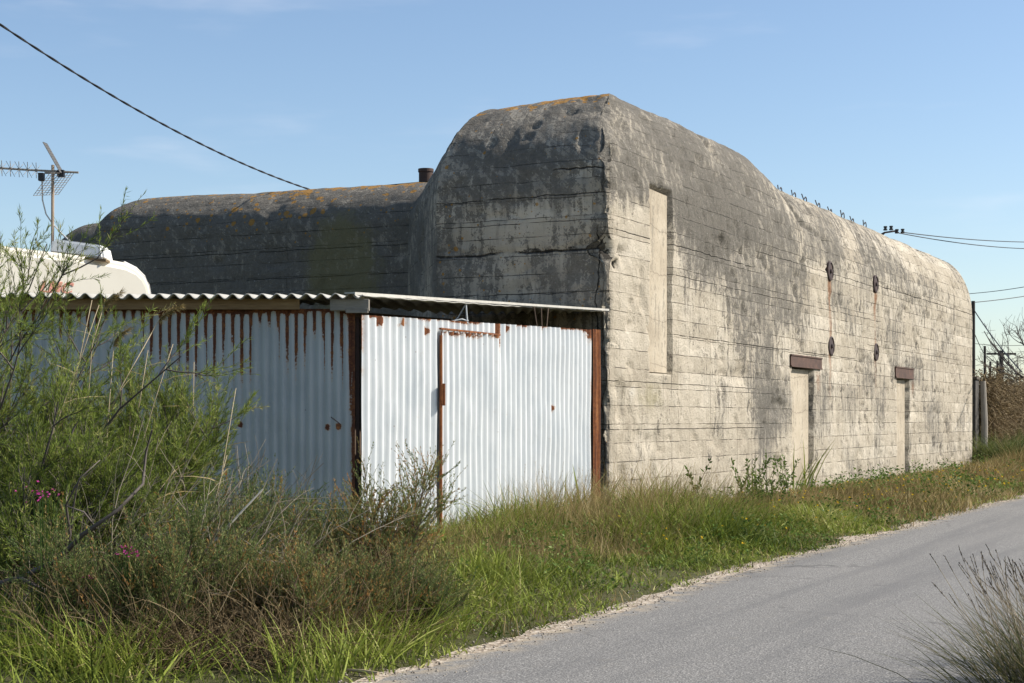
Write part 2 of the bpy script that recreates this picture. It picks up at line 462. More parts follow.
i = np.arange(v.shape[0]).reshape(len(ss), 8)
f = np.stack([i[:-1, :-1], i[1:, :-1], i[1:, 1:], i[:-1, 1:]], -1).reshape(-1, 4)[:, ::-1]
o = link('gravel_shoulder', np_mesh('gravel_shoulder', v, f, smooth=True), sm.m); tag(o, 'pale gravel edge between lane and grass', kind='structure')
# loose stones on the shoulder
rng = np.random.default_rng(5)
ico = bmesh.new(); bmesh.ops.create_icosphere(ico, subdivisions=1, radius=1)
iv = np.array([x.co[:] for x in ico.verts]); ifc = np.array([[q.index for q in x.verts] for x in ico.faces]); ico.free()
N = 3000
s_ = rng.uniform(-17, 25, N); t_ = -4.48 - .26*sstep(-5, -14, s_) + rng.normal(0, .16, N)
rad = rng.uniform(.003, .010, N)
V = iv[None]*rad[:, None, None]*rng.uniform(.6, 1.2, (N, 1, 3))*rng.uniform(.8, 1.2, (N, len(iv), 1))
V += np.stack([P0[0]+S[0]*s_+T[0]*t_, P0[1]+S[1]*s_+T[1]*t_, .016+0*s_], -1)[:, None]
Fc = ifc[None] + (np.arange(N)*len(iv))[:, None, None]
stm = simple('stones', [(.3, (.16, .13, .10)), (.7, (.36, .31, .25))], 3)
o = link('gravel', np_mesh('gravel', V.reshape(-1, 3), Fc.reshape(-1, 3)), stm); tag(o, 'loose pale stones along the lane edge', 'gravel', kind='stuff')

# ------------------------------------------------------------------ the bunker
BH = 6.88
PV = [(29.0, 0.0, 4.75, 6.5), (0.0, 0.0, 4.9, BH), (0.0, 2.97, 4.9, 6.80), (4.0, 5.83, 5.2, 6.18), (4.0, 13.5, 5.35, 6.30), (29.0, 13.5, 4.9, 6.30)]
ED = [(.95), (2.3), (1.5), (1.4), (1.2), (.6)]         # roof rounding depth of each side
LEN = [math.dist(PV[i][:2], PV[(i+1) % 6][:2]) for i in range(6)]
CUM = np.concatenate([[0], np.cumsum(LEN)])
u_of_s = lambda s: 29.0 - s                            # along the road wall
uA, uB, uC, uD = CUM[1], CUM[2], CUM[3], CUM[4]
CRACKS = [  # v0, u0, u1, half width, waviness
    (4.80, 0, 12.5, .011, .10), (4.74, 12.5, 21.5, .008, .10), (4.42, 22.0, 29.0, .010, .08), (3.92, 12, 26.6, .007, .06), (2.92, 14.5, 26.2, .009, .05), (1.35, 21.5, 29, .008, .05), (3.3, 2, 13, .007, .06), (2.1, 22, 29, .008, .06),
    (4.10, uA, uB, .022, .14), (4.95, uA, uB, .009, .12), (4.55, uA, uB, .006, .08), (3.45, uA, uB+2, .006, .10), (5.35, uA, uA+.9, .014, .15),
    (3.2, uC, uD, .008, .07), (4.3, uC, uD, .007, .07), (4.85, uC, uD, .007, .07)]
VCRACKS = [(uA+.17, 0.0, 4.4, .012, .24), (uA-.06, 2.0, 5.2, .007, .2), (uA-2.68, 1.9, 4.2, .008, .02), (uA-4.6, 1.0, 2.9, .006, .02), (uA-12.0, 2.9, 4.6, .006, .02)]
conc = concrete_material()

def offset_vertex(i, k):
    """plan position of corner i when every side is pulled in by ED*k"""
    a, b, c = [np.array(PV[j % 6][:2]) for j in (i-1, i, i+1)]
    def line(p, q, d):
        e = (q-p)/np.linalg.norm(q-p); n = np.array([-e[1], e[0]])      # inward for this ordering is checked below
        return p + n*d*SGN, e
    p1, e1 = line(a, b, ED[(i-1) % 6]*k); p2, e2 = line(b, c, ED[i % 6]*k)
    A = np.array([e1, -e2]).T
    x = np.linalg.solve(A, p2-p1)
    return p1 + e1*x[0]
area = sum(PV[i][0]*PV[(i+1) % 6][1] - PV[(i+1) % 6][0]*PV[i][1] for i in range(6))
SGN = 1 if area > 0 else -1

recess = []   # (s0, s1, h0, h1, depth) in the road wall
s0, _ = wall_sh(650, 300); s1, _ = wall_sh(672, 300); recess.append((s0, s1, 2.27, 5.26, .30))
DOOR1 = (wall_sh(792, 400)[0], wall_sh(813.5, 400)[0], -.3, 2.60, .42)
DOOR2 = (wall_sh(897, 400)[0], wall_sh(909.5, 400)[0], -.3, 2.58, .42)
recess += [DOOR1, DOOR2]

def samples(i):
    n = LEN[i]
    step = {0: .045, 1: .03, 2: .06, 3: .07, 4: .6, 5: .8}[i]
    x = list(np.linspace(0, n, int(n/step)+1))
    if i == 0:
        for (a, b, *_r) in recess:
            ua, ub = u_of_s(b), u_of_s(a)
            x = [q for q in x if min(abs(q-ua), abs(q-ub)) > .02]
            x += [ua-.004, ua+.004, ub-.004, ub+.004]
    if i in (0, 1):                      # denser at the near corner
        c0 = n if i == 0 else 0
        x += [c0 + d*(-1 if i == 0 else 1) for d in (.008, .02, .035)]
    return sorted(x)[:-1]

hrows = list(np.linspace(-.35, 0, 5)[:-1]) + list(np.linspace(0, .985, 112))
for (a, b, h0, h1, d) in recess:
    for fr in ((h1-.004)/4.85, (h1+.004)/4.85, (h0-.004)/4.85, (h0+.004)/4.85):
        if 0 < fr < .985: hrows.append(fr)
hrows = np.array(sorted(hrows))
rrows = np.linspace(0, 1, 46)[1:]
UU, EI, FR = [], [], []
for i in range(6):
    for x in samples(i): UU.append(CUM[i]+x); EI.append(i); FR.append(x/LEN[i])
UU = np.array(UU); EI = np.array(EI); FR = np.array(FR)
nu = len(UU)
def edge_lerp(col, fr=None):
    fr = FR if fr is None else fr
    a = np.array([PV[i][col] for i in range(6)]); b = np.roll(a, -1)
    return a[EI] + (b-a)[EI]*fr
h0c = edge_lerp(2); Hc = edge_lerp(3)
s_col = edge_lerp(0)
# top line along the road wall: low body, then the taller block at the near end
m0 = EI == 0
Hc = np.where(m0, 6.5 + (BH-6.5)*sstep(10.3, 7.0, s_col) - .10*sstep(2.0, 0, s_col)*0, Hc)
h0c = np.where(m0, 4.75 + .15*sstep(9, 3, s_col), h0c)
m1 = EI == 1; Hc = np.where(m1, BH - .10*FR**2, Hc)
rows_st, rows_h, rows_v = [], [], []
base = np.stack([edge_lerp(0), edge_lerp(1)], -1)
for fr in hrows:
    rows_st.append(base); rows_h.append(h0c*fr/.985*1.0 if fr > 0 else np.full(nu, fr)); rows_v.append(rows_h[-1])
vb = h0c.copy(); prev_st, prev_h = base, h0c
for r in rrows:
    ang = r*math.pi/2; k = 1-math.cos(ang); hz = math.sin(ang)
    OV = np.array([offset_vertex(i, k) for i in range(6)])
    A = OV[EI]; B = np.roll(OV, -1, 0)[EI]
    st = A + (B-A)*FR[:, None]
    h = h0c + (Hc-h0c)*hz
    vb = vb + np.sqrt(((st-prev_st)**2).sum(1) + (h-prev_h)**2)
    rows_st.append(st); rows_h.append(h); rows_v.append(vb.copy()); prev_st, prev_h = st, h
ST = np.array(rows_st); HH = np.array(rows_h); VV = np.array(rows_v)          # (rows, nu, ..)
nr = len(ST)
# the last hrow sits at h0c; recess displacement on the road wall
inset = np.zeros((nr, nu))
for (a, b, h0, h1, d) in recess:
    ua, ub = u_of_s(b), u_of_s(a)
    mk = (m0 & (UU > ua) & (UU < ub))[None] & (HH > h0) & (HH < h1)
    inset = np.where(mk, d, inset)
X = P0[0]+S[0]*ST[..., 0]+T[0]*ST[..., 1]; Y = P0[1]+S[1]*ST[..., 0]+T[1]*ST[..., 1]; Zc = HH.copy()
P3 = np.stack([X, Y, Zc], -1)
# outward normals from the grid (periodic along the perimeter)
du = np.roll(P3, -1, 1) - np.roll(P3, 1, 1)
dv = np.empty_like(P3); dv[1:-1] = P3[2:]-P3[:-2]; dv[0] = P3[1]-P3[0]; dv[-1] = P3[-1]-P3[-2]
nrm = np.cross(du, dv); nrm /= np.linalg.norm(nrm, axis=-1, keepdims=True)+1e-9
nx = {0: (S[1], -S[0])}
chk = nrm[60, np.where(m0)[0][300]]
if chk[0]*S[1] - chk[1]*S[0] < 0: nrm = -nrm
UUg = np.repeat(UU[None], nr, 0)
SSg = np.repeat(s_col[None], nr, 0)
brow = np.floor(VV/.29)
plank = _hash(brow, np.floor(UUg/2.3 + .37*brow), 0*brow) - .5
# lumps, board steps, erosion at the base and edges
disp = .011*fbm(X*.9, Y*.9, Zc*.9, o=4) + .006*fbm(X*3, Y*3, Zc*3, o=3) + .006*plank + .009*fbm(X*6, Y*6, Zc*6, o=3)
ero = np.clip(fbm(X*1.7+5, Y*1.7, Zc*1.7, o=4)-.35, 0, 1)*.085
disp -= ero
jn = np.abs(((VV+.02*vnoise(UUg*1.5, VV*2))/.29) % 1 - .5)                # grooves between the boards
disp -= .006*sstep(.43, .5, jn)*np.clip(fbm(UUg*.8, VV*1.5+31, o=2)+.6, 0, 1)
# broken near corner
dc = np.minimum(np.abs(UUg-uA), 2)
chip = np.clip(fbm(Zc*2.4+3, UUg*1.2, o=4)*.5+.42, 0, 1)
disp -= (.11*chip*sstep(.20, .0, dc) + .02*sstep(.12, 0, dc))*(Zc < 6.6)
spall = np.clip(fbm(X*2.6+31, Y*2.6, Zc*3.4, o=4)-.55, 0, .25)/.25*((EI <= 1)[None]); disp -= .035*spall
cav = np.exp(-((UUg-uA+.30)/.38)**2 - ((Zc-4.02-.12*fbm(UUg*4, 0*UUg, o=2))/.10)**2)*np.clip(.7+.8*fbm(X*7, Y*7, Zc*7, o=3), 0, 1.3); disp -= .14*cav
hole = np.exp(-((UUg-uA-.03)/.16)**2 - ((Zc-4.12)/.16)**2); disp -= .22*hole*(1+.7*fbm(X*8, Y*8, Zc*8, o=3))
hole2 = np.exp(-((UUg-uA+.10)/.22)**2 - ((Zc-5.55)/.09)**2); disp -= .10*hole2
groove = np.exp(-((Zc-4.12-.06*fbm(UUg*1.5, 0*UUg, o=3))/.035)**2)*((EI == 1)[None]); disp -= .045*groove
gap = np.exp(-((VV-4.82-.05*fbm(UUg*.9, 0*UUg+4, o=3))/.03)**2)*(m0 & (UU < 21.5))[None]; disp -= .035*gap*np.clip(fbm(UUg*.6, 0*UUg+9, o=2)+.6, 0, 1)
cr = np.full((nr, nu), 9.0)
for (a, b) in (((8.9, 7.2), (9.7, 6.3)), ((9.7, 6.3), (10.3, 5.75)), ((10.3, 5.75), (12.2, 5.45))):
    a = np.array(a); b = np.array(b); d_ = b-a; tt0 = (((SSg-a[0])*d_[0]+(VV-a[1])*d_[1])/(d_@d_)).clip(0, 1)
    cr = np.minimum(cr, np.hypot(SSg-a[0]-tt0*d_[0], VV-a[1]-tt0*d_[1]))
cr = cr + .05*fbm(UUg*2, VV*2, o=3)
disp -= .075*np.exp(-(cr/.06)**2)*m0[None]
top_k = sstep(0, .5, (HH-h0c[None])/(Hc-h0c)[None])
disp += top_k*.022*fbm(X*.7+9, Y*.7, Zc*.7, o=3)
P3 = P3 + nrm*(disp*np.where(inset > 0, .3, 1))[..., None]
P3[..., 0] += -S[1]*inset; P3[..., 1] += S[0]*inset
# --- weathering masks (real stains, plus shade painted into the corner cavity)
stain_shade = np.zeros((nr, nu))
hrel = (HH-h0c[None])/(Hc-h0c)[None]
wall = m0[None] & (HH > -1)
SS = np.repeat(s_col[None], nr, 0)
def blob(px, py, rs, rh, a):
    s, h = wall_sh(px, py)
    return a*np.exp(-((SS-s)/rs)**2 - ((HH-h)/rh)**2)
st_w = .20 + .27*sstep(4.0, 5.4, VV) - .20*sstep(17, 26, SS)*sstep(4.0, 5.0, VV) + .22*sstep(4.6, 5.2, VV)*sstep(11, 6, SS) + .05
for b in [(755, 330, 1.6, .9, .42), (768, 400, 1.0, .9, .50), (700, 255, 1.2, .7, .48), (735, 235, 2.2, .8, .40), (780, 270, 1.6, .6, .22), (690, 215, .9, .6, .35), (765, 455, .9, .5, .30),
          (850, 310, 1.6, .5, .30), (870, 380, 2.0, .5, .2), (905, 340, 1.6, 1.2, .26), (940, 330, 2.0, 1.4, .22), (845, 400, 1.2, .7, .18), (640, 275, .35, .25, .35), (760, 290, 3.0, .5, .22), (800, 330, 1.0, .6, .18), (935, 420, 2, .5, .15)]:
    st_w = st_w + blob(*b[:4], b[4]*(.55 if b[0] > 795 else .85))
for b in [(632, 262, 1.1, 1.15, -.55), (655, 300, 1.0, 1.0, -.25), (925, 262, 3.5, .7, -.35), (960, 300, 2.0, .8, -.2), (625, 420, 1.3, 1.2, -.3), (690, 420, 1.3, .8, -.2), (820, 290, .7, .45, -.15), (700, 470, 2.0, .5, -.2), (950, 400, 3.0, .8, -.12), (830, 450, 4, .5, -.12)]:
    st_w = st_w + blob(*b)
st_w = st_w + .5*np.exp(-(cr/.07)**2) + .9*cav + .08*spall  # cavity shade painted in on top of the stains
stain_shade = np.where(wall, st_w, stain_shade)
TT = np.repeat(ST[:1, :, 1], nr, 0)
end = .61 + .10*sstep(4.6, 5.5, VV) - .25*np.exp(-((UUg-uA-.9)/1.0)**2-((VV-4.55)/.35)**2) - .22*np.exp(-((UUg-uA-2.1)/.9)**2-((VV-3.5)/.7)**2) + .05*fbm(UUg*.8, VV*.8, o=3)
stain_shade = np.where((EI == 1)[None], end, stain_shade)
stain_shade = np.where((EI == 2)[None], .66, stain_shade)
stain_shade = np.where(((EI >= 3))[None], .80, stain_shade)
stain_shade = stain_shade + .20*fbm(UUg*.75+3, VV*1.1, o=4)*np.where(EI >= 3, .3, 1)[None]
lich = np.where((EI >= 1)[None], .15*sstep(4.6, 5.6, VV) + .85*sstep(6.7, 7.6, VV), .05*sstep(6.6, 7.6, VV))
lich = np.where((EI == 3)[None], .42*sstep(4.2, 6.0, VV)*sstep(.62, .2, FR)[None]*0 + .50*sstep(4.6, 5.8, VV) + .5*sstep(6.3, 7.2, VV), lich)
lich = np.where((EI == 1)[None] & (VV < 6), np.maximum(lich, .24), lich)
lich = lich*(.7+.6*np.clip(fbm(UUg*.4, VV*.4+7, o=2)+.4, 0, 1))
RINGS = [wall_sh(830, 271), wall_sh(875.5, 284), wall_sh(831, 346), wall_sh(876, 352)]
rust = np.zeros((nr, nu))
for (s, h) in RINGS[:2]:
    wob = .03*fbm(HH*1.2, 0*HH+s, o=2)
    rust = np.maximum(rust, wall*np.exp(-((SS-s-wob)/(.15+.06*fbm(HH*3, 0*HH+s, o=2)))**2)*sstep(h, h-.2, HH)*sstep(h-4.6, h-1.2, HH)*(.85+.3*fbm(HH*1.6, 0*HH+s*3, o=3)))
for (a, b, h0, h1, d) in (DOOR1, DOOR2):
    rust = np.maximum(rust, wall*np.exp(-((SS-b-.35)/.25)**2-((HH-2.35)/.35)**2)*.7)
algae = np.where(wall, .75*np.exp(-((SS-1.7)/1.0)**2-((HH-1.85)/.45)**2) + .35*np.exp(-((SS-1)/.8)**2-((HH-.8)/.3)**2), 0)
algae = np.where((EI == 3)[None], 1.25*np.exp(-((UUg-uC-1.5)/1.0)**2-((VV-4.4)/1.4)**2), algae)
algae = np.where((EI == 1)[None], .35*np.exp(-((UUg-uA-.5)/.5)**2-((VV-3.2)/.4)**2), algae)
pale = np.where(wall, .6*np.exp(-((SS-.9)/1.4)**2-((HH-1.9)/.5)**2) + .35*np.exp(-((SS-.8)/.8)**2-((HH-3.6)/.9)**2)+.45*np.exp(-((SS-26)/2.2)**2-((HH-5.3)/.8)**2) + .3*np.exp(-((SS-24)/4)**2-((HH-1.5)/1)**2), 0)
idx = np.arange(nr*nu).reshape(nr, nu)
nxt = np.roll(idx, -1, 1)
Q = np.stack([idx[:-1], nxt[:-1], nxt[1:], idx[1:]], -1).reshape(-1, 4)
if SGN < 0: Q = Q[:, ::-1]
ring = P3[-1]
sel = np.arange(0, nu, 1)
tris = np.array([t for t in tessellate_polygon([[Vector((p[0], p[1], 0)) for p in ring[sel]]])], int)
tris = idx[-1][sel][tris]
uvs = np.stack([UUg, VV], -1).reshape(-1, 2)
# give the seam of the perimeter its own last column of uv by leaving it on the hidden rear side
bunker = thing('concrete_bunker', 'massive weathered concrete bunker with rounded roof edges beside the lane', 'bunker')
shell = link('concrete_shell', np_mesh('concrete_shell', P3.reshape(-1, 3), [Q, tris],
             {'stain_shade': stain_shade.ravel(), 'lichen': lich.ravel(), 'rust': rust.ravel(), 'algae': algae.ravel(), 'pale': pale.ravel(), 'cav': np.clip(hole*1.1+cav+groove*.9*np.clip(fbm(UUg*.9, 0*UUg+15, o=2)+.5, 0, 1)+.8*hole2, 0, 1.2).ravel()}, uvs, smooth=False), conc, bunker)

# low stepped end of the wing, at far left
def rounded_block(s0, s1, t0, t1, h0, H, d, name):
    ang = np.linspace(0, math.pi/2, 14)
    lv = [(0, h) for h in np.linspace(-.2, h0, 30)] + [(d*(1-math.cos(a)), h0+(H-h0)*math.sin(a)) for a in ang[1:]]
    per = []
    n = 26
    for k in range(n): per.append((0, 0, k/n))
    V, U = [], []
    cs = [(s0, t0), (s0, t1), (s1, t1), (s1, t0)]
    for (k, h) in lv:
        c4 = [(s0+k, t0+k), (s0+k, t1-k), (s1-k, t1-k), (s1-k, t0+k)]
        for i in range(4):
            for q in range(n):
                a, b = c4[i], c4[(i+1) % 4]
                V.append(W(a[0]+(b[0]-a[0])*q/n, a[1]+(b[1]-a[1])*q/n, h)); U.append((60+i*2+q/n*2, h))
    V = np.array(V); V += .03*np.stack([fbm(V[:, 0]*2, V[:, 1]*2, V[:, 2]*2), fbm(V[:, 0]*2+9, V[:, 1]*2, V[:, 2]*2), .3*fbm(V[:, 0]*2, V[:, 1]*2+7, V[:, 2]*2)], -1)
    m_ = 4*n; r = len(lv); ix = np.arange(r*m_).reshape(r, m_); nn = np.roll(ix, -1, 1)
    q = np.stack([ix[:-1], nn[:-1], nn[1:], ix[1:]], -1).reshape(-1, 4)
    top = ix[-1][::-1][None]
    z = V[:, 2]
    return link(name, np_mesh(name, V, [q, top], {'stain_shade': .88+0*z, 'lichen': .2*(z > h0), 'rust': 0*z, 'algae': 0*z, 'pale': 0*z}, np.array(U)), conc, bunker)
rounded_block(5.0, 12.0, 13.2, 15.35, 5.25, 5.92, .7, 'wing_step')

infill_mat = NT('infill_render', .9, .15)
ob = infill_mat.obj(); q1 = infill_mat.noise(ob, 1.3, 6, .6); q2 = infill_mat.noise(ob, 14, 5, .65); q3 = infill_mat.noise(infill_mat.mapv(ob, (6, 6, .6)), 1.4, 5, .6)
c = infill_mat.ramp(infill_mat.add(infill_mat.mul(q1, .5), infill_mat.add(infill_mat.mul(q2, .2), infill_mat.mul(q3, .3))), [(.36, (.27, .225, .165)), (.5, (.43, .365, .275)), (.64, (.52, .455, .355))])
c = infill_mat.mix(infill_mat.mul(infill_mat.step(infill_mat.add(q2, infill_mat.mul(infill_mat.sub(q3, .5), 1.2)), .52, .70), .55), c, (.16, .14, .11))
zz_ = infill_mat.sep(ob)[2]; ln_ = infill_mat.math('ABSOLUTE', infill_mat.sub(infill_mat.math('FRACT', infill_mat.add(infill_mat.mul(zz_, 1.35), infill_mat.mul(q1, .5))), .5))
c = infill_mat.mix(infill_mat.mul(infill_mat.step(ln_, .018, .004), .5), c, (.15, .125, .095))
c = infill_mat.mix(infill_mat.mul(infill_mat.step(zz_, .9, .1), .45), c, (.25, .205, .15))
infill_mat.base(c); infill_mat.normal(infill_mat.bump(infill_mat.add(q1, q2), .3, .02))
infill_mat = infill_mat.m

def wall_panel(name, s0, s1, h0, h1, out, thick, mat, label=None, bevel=.0, slope=0.0):
    """slab on the road wall; out = how far its face stands out of the wall plane (negative = recessed)"""
    n = Vector((S[1], -S[0], 0))
    a = Vector(W(s0, -out+thick, 0)); b = Vector(W(s1, -out+thick, 0))
    mb = MB()
    mb.prism([a+Vector((0, 0, h0)), b+Vector((0, 0, h0)), b+Vector((0, 0, h1-slope)), a+Vector((0, 0, h1))], n*thick)
    if bevel: bmesh.ops.bevel(mb.bm, geom=list(mb.bm.edges), offset=bevel, segments=2, affect='EDGES')
    o = mb.build(name, mat, bunker)
    if label: o['label'] = label
    return o
a = recess[0]
wall_panel('blocked_embrasure', a[0]-.02, a[1]-.05, a[2]+.005, a[3]-.006, -.07, .12, infill_mat, 'tall narrow walled-up opening of smooth beige render', .006, .03)
wall_panel('blocked_doorway', DOOR1[0]-.03, DOOR1[1]-.10, -.25, DOOR1[3]-.04, -.085, .16, infill_mat, 'walled-up doorway under the longer rusty lintel')
wall_panel('blocked_doorway', DOOR2[0]-.03, DOOR2[1]-.14, -.25, DOOR2[3]-.04, -.095, .16, infill_mat, 'walled-up doorway under the shorter far lintel')
rustm = rust_material('lintel_rust', (1, 1, 6))
lint = simple('lintel_iron', [(.3, (.050, .032, .026)), (.55, (.10, .058, .044)), (.75, (.19, .10, .06))], 5, .8, .3)
for (p0, p1, y0, y1) in ((790, 821, 355.5, 368), (895, 913, 367, 378.5)):
    s0 = wall_sh(p0, 360)[0]; s1 = wall_sh(p1, 360)[0]
    h1 = wall_sh((p0+p1)/2, y0+.5)[1]; h0 = wall_sh((p0+p1)/2, y1)[1]
    # an I-beam seen from its side: web with two flanges
    n = Vector((S[1], -S[0], 0)); mb = MB()
    def bar(t0, t1, a, b):
        mb.prism([W(s0, -t0, a), W(s1, -t0, a), W(s1, -t0, b), W(s0, -t0, b)], n*(t1-t0))
    bar(-.15, .022, h0+.03, h1-.03); bar(-.15, .038, h0, h0+.028); bar(-.15, .038, h1-.028, h1)
    mb.build('steel_lintel', lint, bunker)
iron = simple('old_iron', [(.3, (.030, .022, .024)), (.55, (.065, .045, .042)), (.75, (.14, .075, .05))], 8, .75, .3)
for (s, h) in RINGS:
    # rusty cover plate with a raised rim and a boss
    n = Vector((S[1], -S[0], 0)); c0 = Vector(W(s, 0, h)); e = Vector((S[0], S[1], 0)); up = Vector((0, 0, 1))
    mb = MB(); N_ = 40; prof = [(.215, -.10), (.215, .020), (.185, .032), (.175, .01), (.06, .015), (.045, .05), (0.001, .055)]
    rings_ = [[mb.bm.verts.new(c0 + (e*math.cos(2*math.pi*k/N_) + up*math.sin(2*math.pi*k/N_))*r + n*d) for k in range(N_)] for (r, d) in prof]
    for A, B in zip(rings_[:-1], rings_[1:]):
        for k in range(N_): mb.bm.faces.new((A[k], A[(k+1) % N_], B[(k+1) % N_], B[k]))
    mb.build('iron_cover', iron, bunker)

def sil_point(px, t, h):
    """point on the plane set back by t from the road wall, under pixel column px"""
    k = (px-512)/F
    a = P0 + T*t
    s = (a[1]*k - a[0])/(S[0]-S[1]*k)
    return Vector((*W(s, t)[:2], h))
hook_proto = None
for j, px in enumerate((765, 779, 793, 804.5, 818, 830, 842, 852, 864)):
    p = sil_point(px, .95, 6.46); sc = 1.0 - .0*j
    q = Vector((S[0], S[1], 0))
    pts = []
    mb = MB()
    # pigtail hook: a straight shank, then a loop beside it
    lean = random.uniform(-.12, .10); g_ = random.uniform(.62, .88)
    mb.tube([p+Vector((0, 0, -.05)), p+q*(-.05)+Vector((0, 0, .14*g_)), p+q*(-.12+lean)+Vector((0, 0, .30*g_))], .013, 6)
    cc = p+q*(.13+lean*.4)+Vector((0, 0, .15*g_))
    ang = np.linspace(R(-150), R(160), 18)
    mb.tube([p+q*.02+Vector((0, 0, -.04))]+[cc+q*math.cos(x)*.11*g_+Vector((0, 0, 1))*math.sin(x)*.11*g_ for x in ang], .013, 6)
    mb.build('iron_hook', iron, bunker)
# pipe stub on the wing roof
p = W(6.3, 6.75, 0)
mb = MB(); zt = CAMH + (HOR-169)/F*p[1]; r = 7.3/F*p[1]
N_ = 28; prof = [(r*.97, 6.25), (r*.97, zt-.07), (r*1.07, zt-.065), (r*1.07, zt), (r*.82, zt), (r*.82, zt-.35)]
rg = [[mb.bm.verts.new((p[0]+rr*math.cos(2*math.pi*k/N_), p[1]+rr*math.sin(2*math.pi*k/N_), z)) for k in range(N_)] for (rr, z) in prof]
for A, B in zip(rg[:-1], rg[1:]):
    for k in range(N_): mb.bm.faces.new((A[k], A[(k+1) % N_], B[(k+1) % N_], B[k]))
mb.bm.faces.new(rg[-1])
mb.build('vent_pipe', simple('pipe_rust', [(.3, (.04, .026, .022)), (.6, (.09, .055, .042)), (.8, (.16, .10, .07))], 6), bunker)

# ------------------------------------------------------------------ the corrugated shed
shed = thing('corrugated_shed', 'white corrugated iron shed with rust streaks built against the bunker', 'shed')
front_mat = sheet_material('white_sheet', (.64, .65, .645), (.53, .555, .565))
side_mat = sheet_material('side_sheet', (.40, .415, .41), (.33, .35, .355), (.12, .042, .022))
roof_mat = simple('roof_sheet', [(.3, (.30, .285, .25)), (.6, (.42, .40, .36)), (.8, (.5, .48, .43))], 4, .85)
CX, CY = at(360, 420, 17.4)[:2]                 # the shed's near corner
dC = np.array([CX, CY]) - P0
FS0, FT0 = dC@S, dC@T
FS1, FT1 = -1.05, -.26                          # far end of the front wall
def front_pt(f):                                # fraction along the front wall -> plan
    return np.array(W(FS0+(FS1-FS0)*f, FT0+(FT1-FT0)*f)[:2])
FL = np.linalg.norm(front_pt(1)-front_pt(0)); fd = (front_pt(1)-front_pt(0))/FL; fn = np.array([fd[1], -fd[0]])
def f_of_px(px):
    k = (px-512)/F; a = front_pt(0); return (a[1]*k - a[0])/(fd[0]-fd[1]*k)/FL
def front_top(f): return 2.645 + (2.80-2.645)*f
def corrugated(o_pt, d, n, L_, pitch, amp, hbot, htop, out, du=8, dh=.03, rustf=None, phase=0.0, wave=.012):
    nu_ = int(L_/pitch*du)+1; us = np.linspace(0, L_, nu_)
    nv_ = int(2.9/dh); fv = np.linspace(0, 1, nv_)
    ug, vg = np.meshgrid(us, fv, indexing='ij')
    tp = htop(ug); bt = hbot
    hg = bt + (tp-bt)*vg
    w = np.cos(2*np.pi*ug/pitch+phase)
    sh_ = np.floor((ug+.1)/(pitch*6))
    off = out + amp*w + wave*fbm(ug*.8+3, hg*.8, o=3) + .005*(_hash(sh_, 0*sh_, 0*sh_)-.5) + .012*np.clip(fbm(ug*1.6+11, hg*1.3, o=2)-.45, 0, 1)
    P = np.stack([o_pt[0]+d[0]*ug+n[0]*off, o_pt[1]+d[1]*ug+n[1]*off, hg], -1).reshape(-1, 3)
    i = np.arange(nu_*nv_).reshape(nu_, nv_)
    q = np.stack([i[:-1, :-1], i[1:, :-1], i[1:, 1:], i[:-1, 1:]], -1).reshape(-1, 4)
    r = rustf(ug, tp-hg, w, hg) if rustf else 0*ug
    return np_mesh('sheet', P, q, {'rust': r.ravel()}, smooth=True)
PITCH = .1505
D0, D1 = f_of_px(437)*FL, f_of_px(495.5)*FL
R0 = f_of_px(590.5)*FL
def r_front(u, dtop, w, h):
    r = .55*sstep(.05, .0, dtop)*(fbm(u*3, 0*u+2, o=2)+.75)
    r += .9*sstep(.16, .04, dtop)*sstep(.35, .8, -w)*sstep(2.2, 3.0, u)*np.clip(fbm(u*2.2, 0*u+5, o=2)*1.4+.2, 0, 1)
    r += .9*np.exp(-((u-.03)/.07)**2)*np.clip(fbm(h*2.2, 0*h+1, o=3)+.15, 0, 1)
    r += .9*sstep(.55, .0, R0-u)**2*sstep(.3, .0, dtop)
    r += .8*np.exp(-((u-R0)/.06)**2)*np.clip(fbm(h*3, 0*h+11, o=2)+.5, 0, 1)
    nl_ = np.abs(((u+.07)/.4515) % 1-.5)*.4515
    for d0 in (.10, 1.15, 2.0):
        r += .62*np.exp(-((nl_-.2257)/.022)**2-((dtop-d0)/.024)**2)*(.4+.6*_hash(np.floor((u+.07)/.4515), 0*u+d0*7, 0*u))
    r += .75*np.exp(-((u-D1-.04)/.07)**2)*sstep(.55, .15, dtop)
    for (uu, dd) in ((.42, .06), (.92, .06), (1.45, .14), (3.55, .05), (4.9, 1.1)):
        r += 1.0*np.exp(-((u-uu)/.05)**2-((dtop-dd)/.05)**2)
    return r
fo = front_pt(0)
link('front_wall', corrugated(fo, fd, fn, R0+.02, PITCH, .027, -.25, lambda u: front_top(u/FL), 0, rustf=r_front), front_mat, shed)
# the door: its own sheet, standing proud, with a rust-eaten upper edge
DT = lambda u: front_top((u+D0)/FL) - .13 + .0*u - .012*np.abs(np.sin(u*21))
def r_door(u, dtop, w, h):
    r = .9*sstep(.10, .02, dtop)*(.55+.45*w*0 + .5*fbm(u*6, dtop*9, o=2)) + .9*np.exp(-(u/.05)**2)*np.clip(fbm(h*1.3, 0*h+21, o=2)*.8+.35, 0, 1)
    r += .5*np.exp(-((u-D1+D0)/.04)**2)*np.clip(fbm(h*2.3, 0*h+31, o=2), 0, 1)
    return r
door = link('door', corrugated(front_pt(D0/FL), fd, fn, D1-D0, PITCH*.97, .026, -.25, DT, .048, rustf=r_door), front_mat, shed)
rs = rust_material('streaky_rust')
mb = MB(); a = front_pt((D0-.015)/FL)+fn*.062; mb.box((a[0], a[1], 1.13), (.026, .03, 2.74), math.atan2(fd[1], fd[0])); mb.build('door_edge_strip', rs, door)
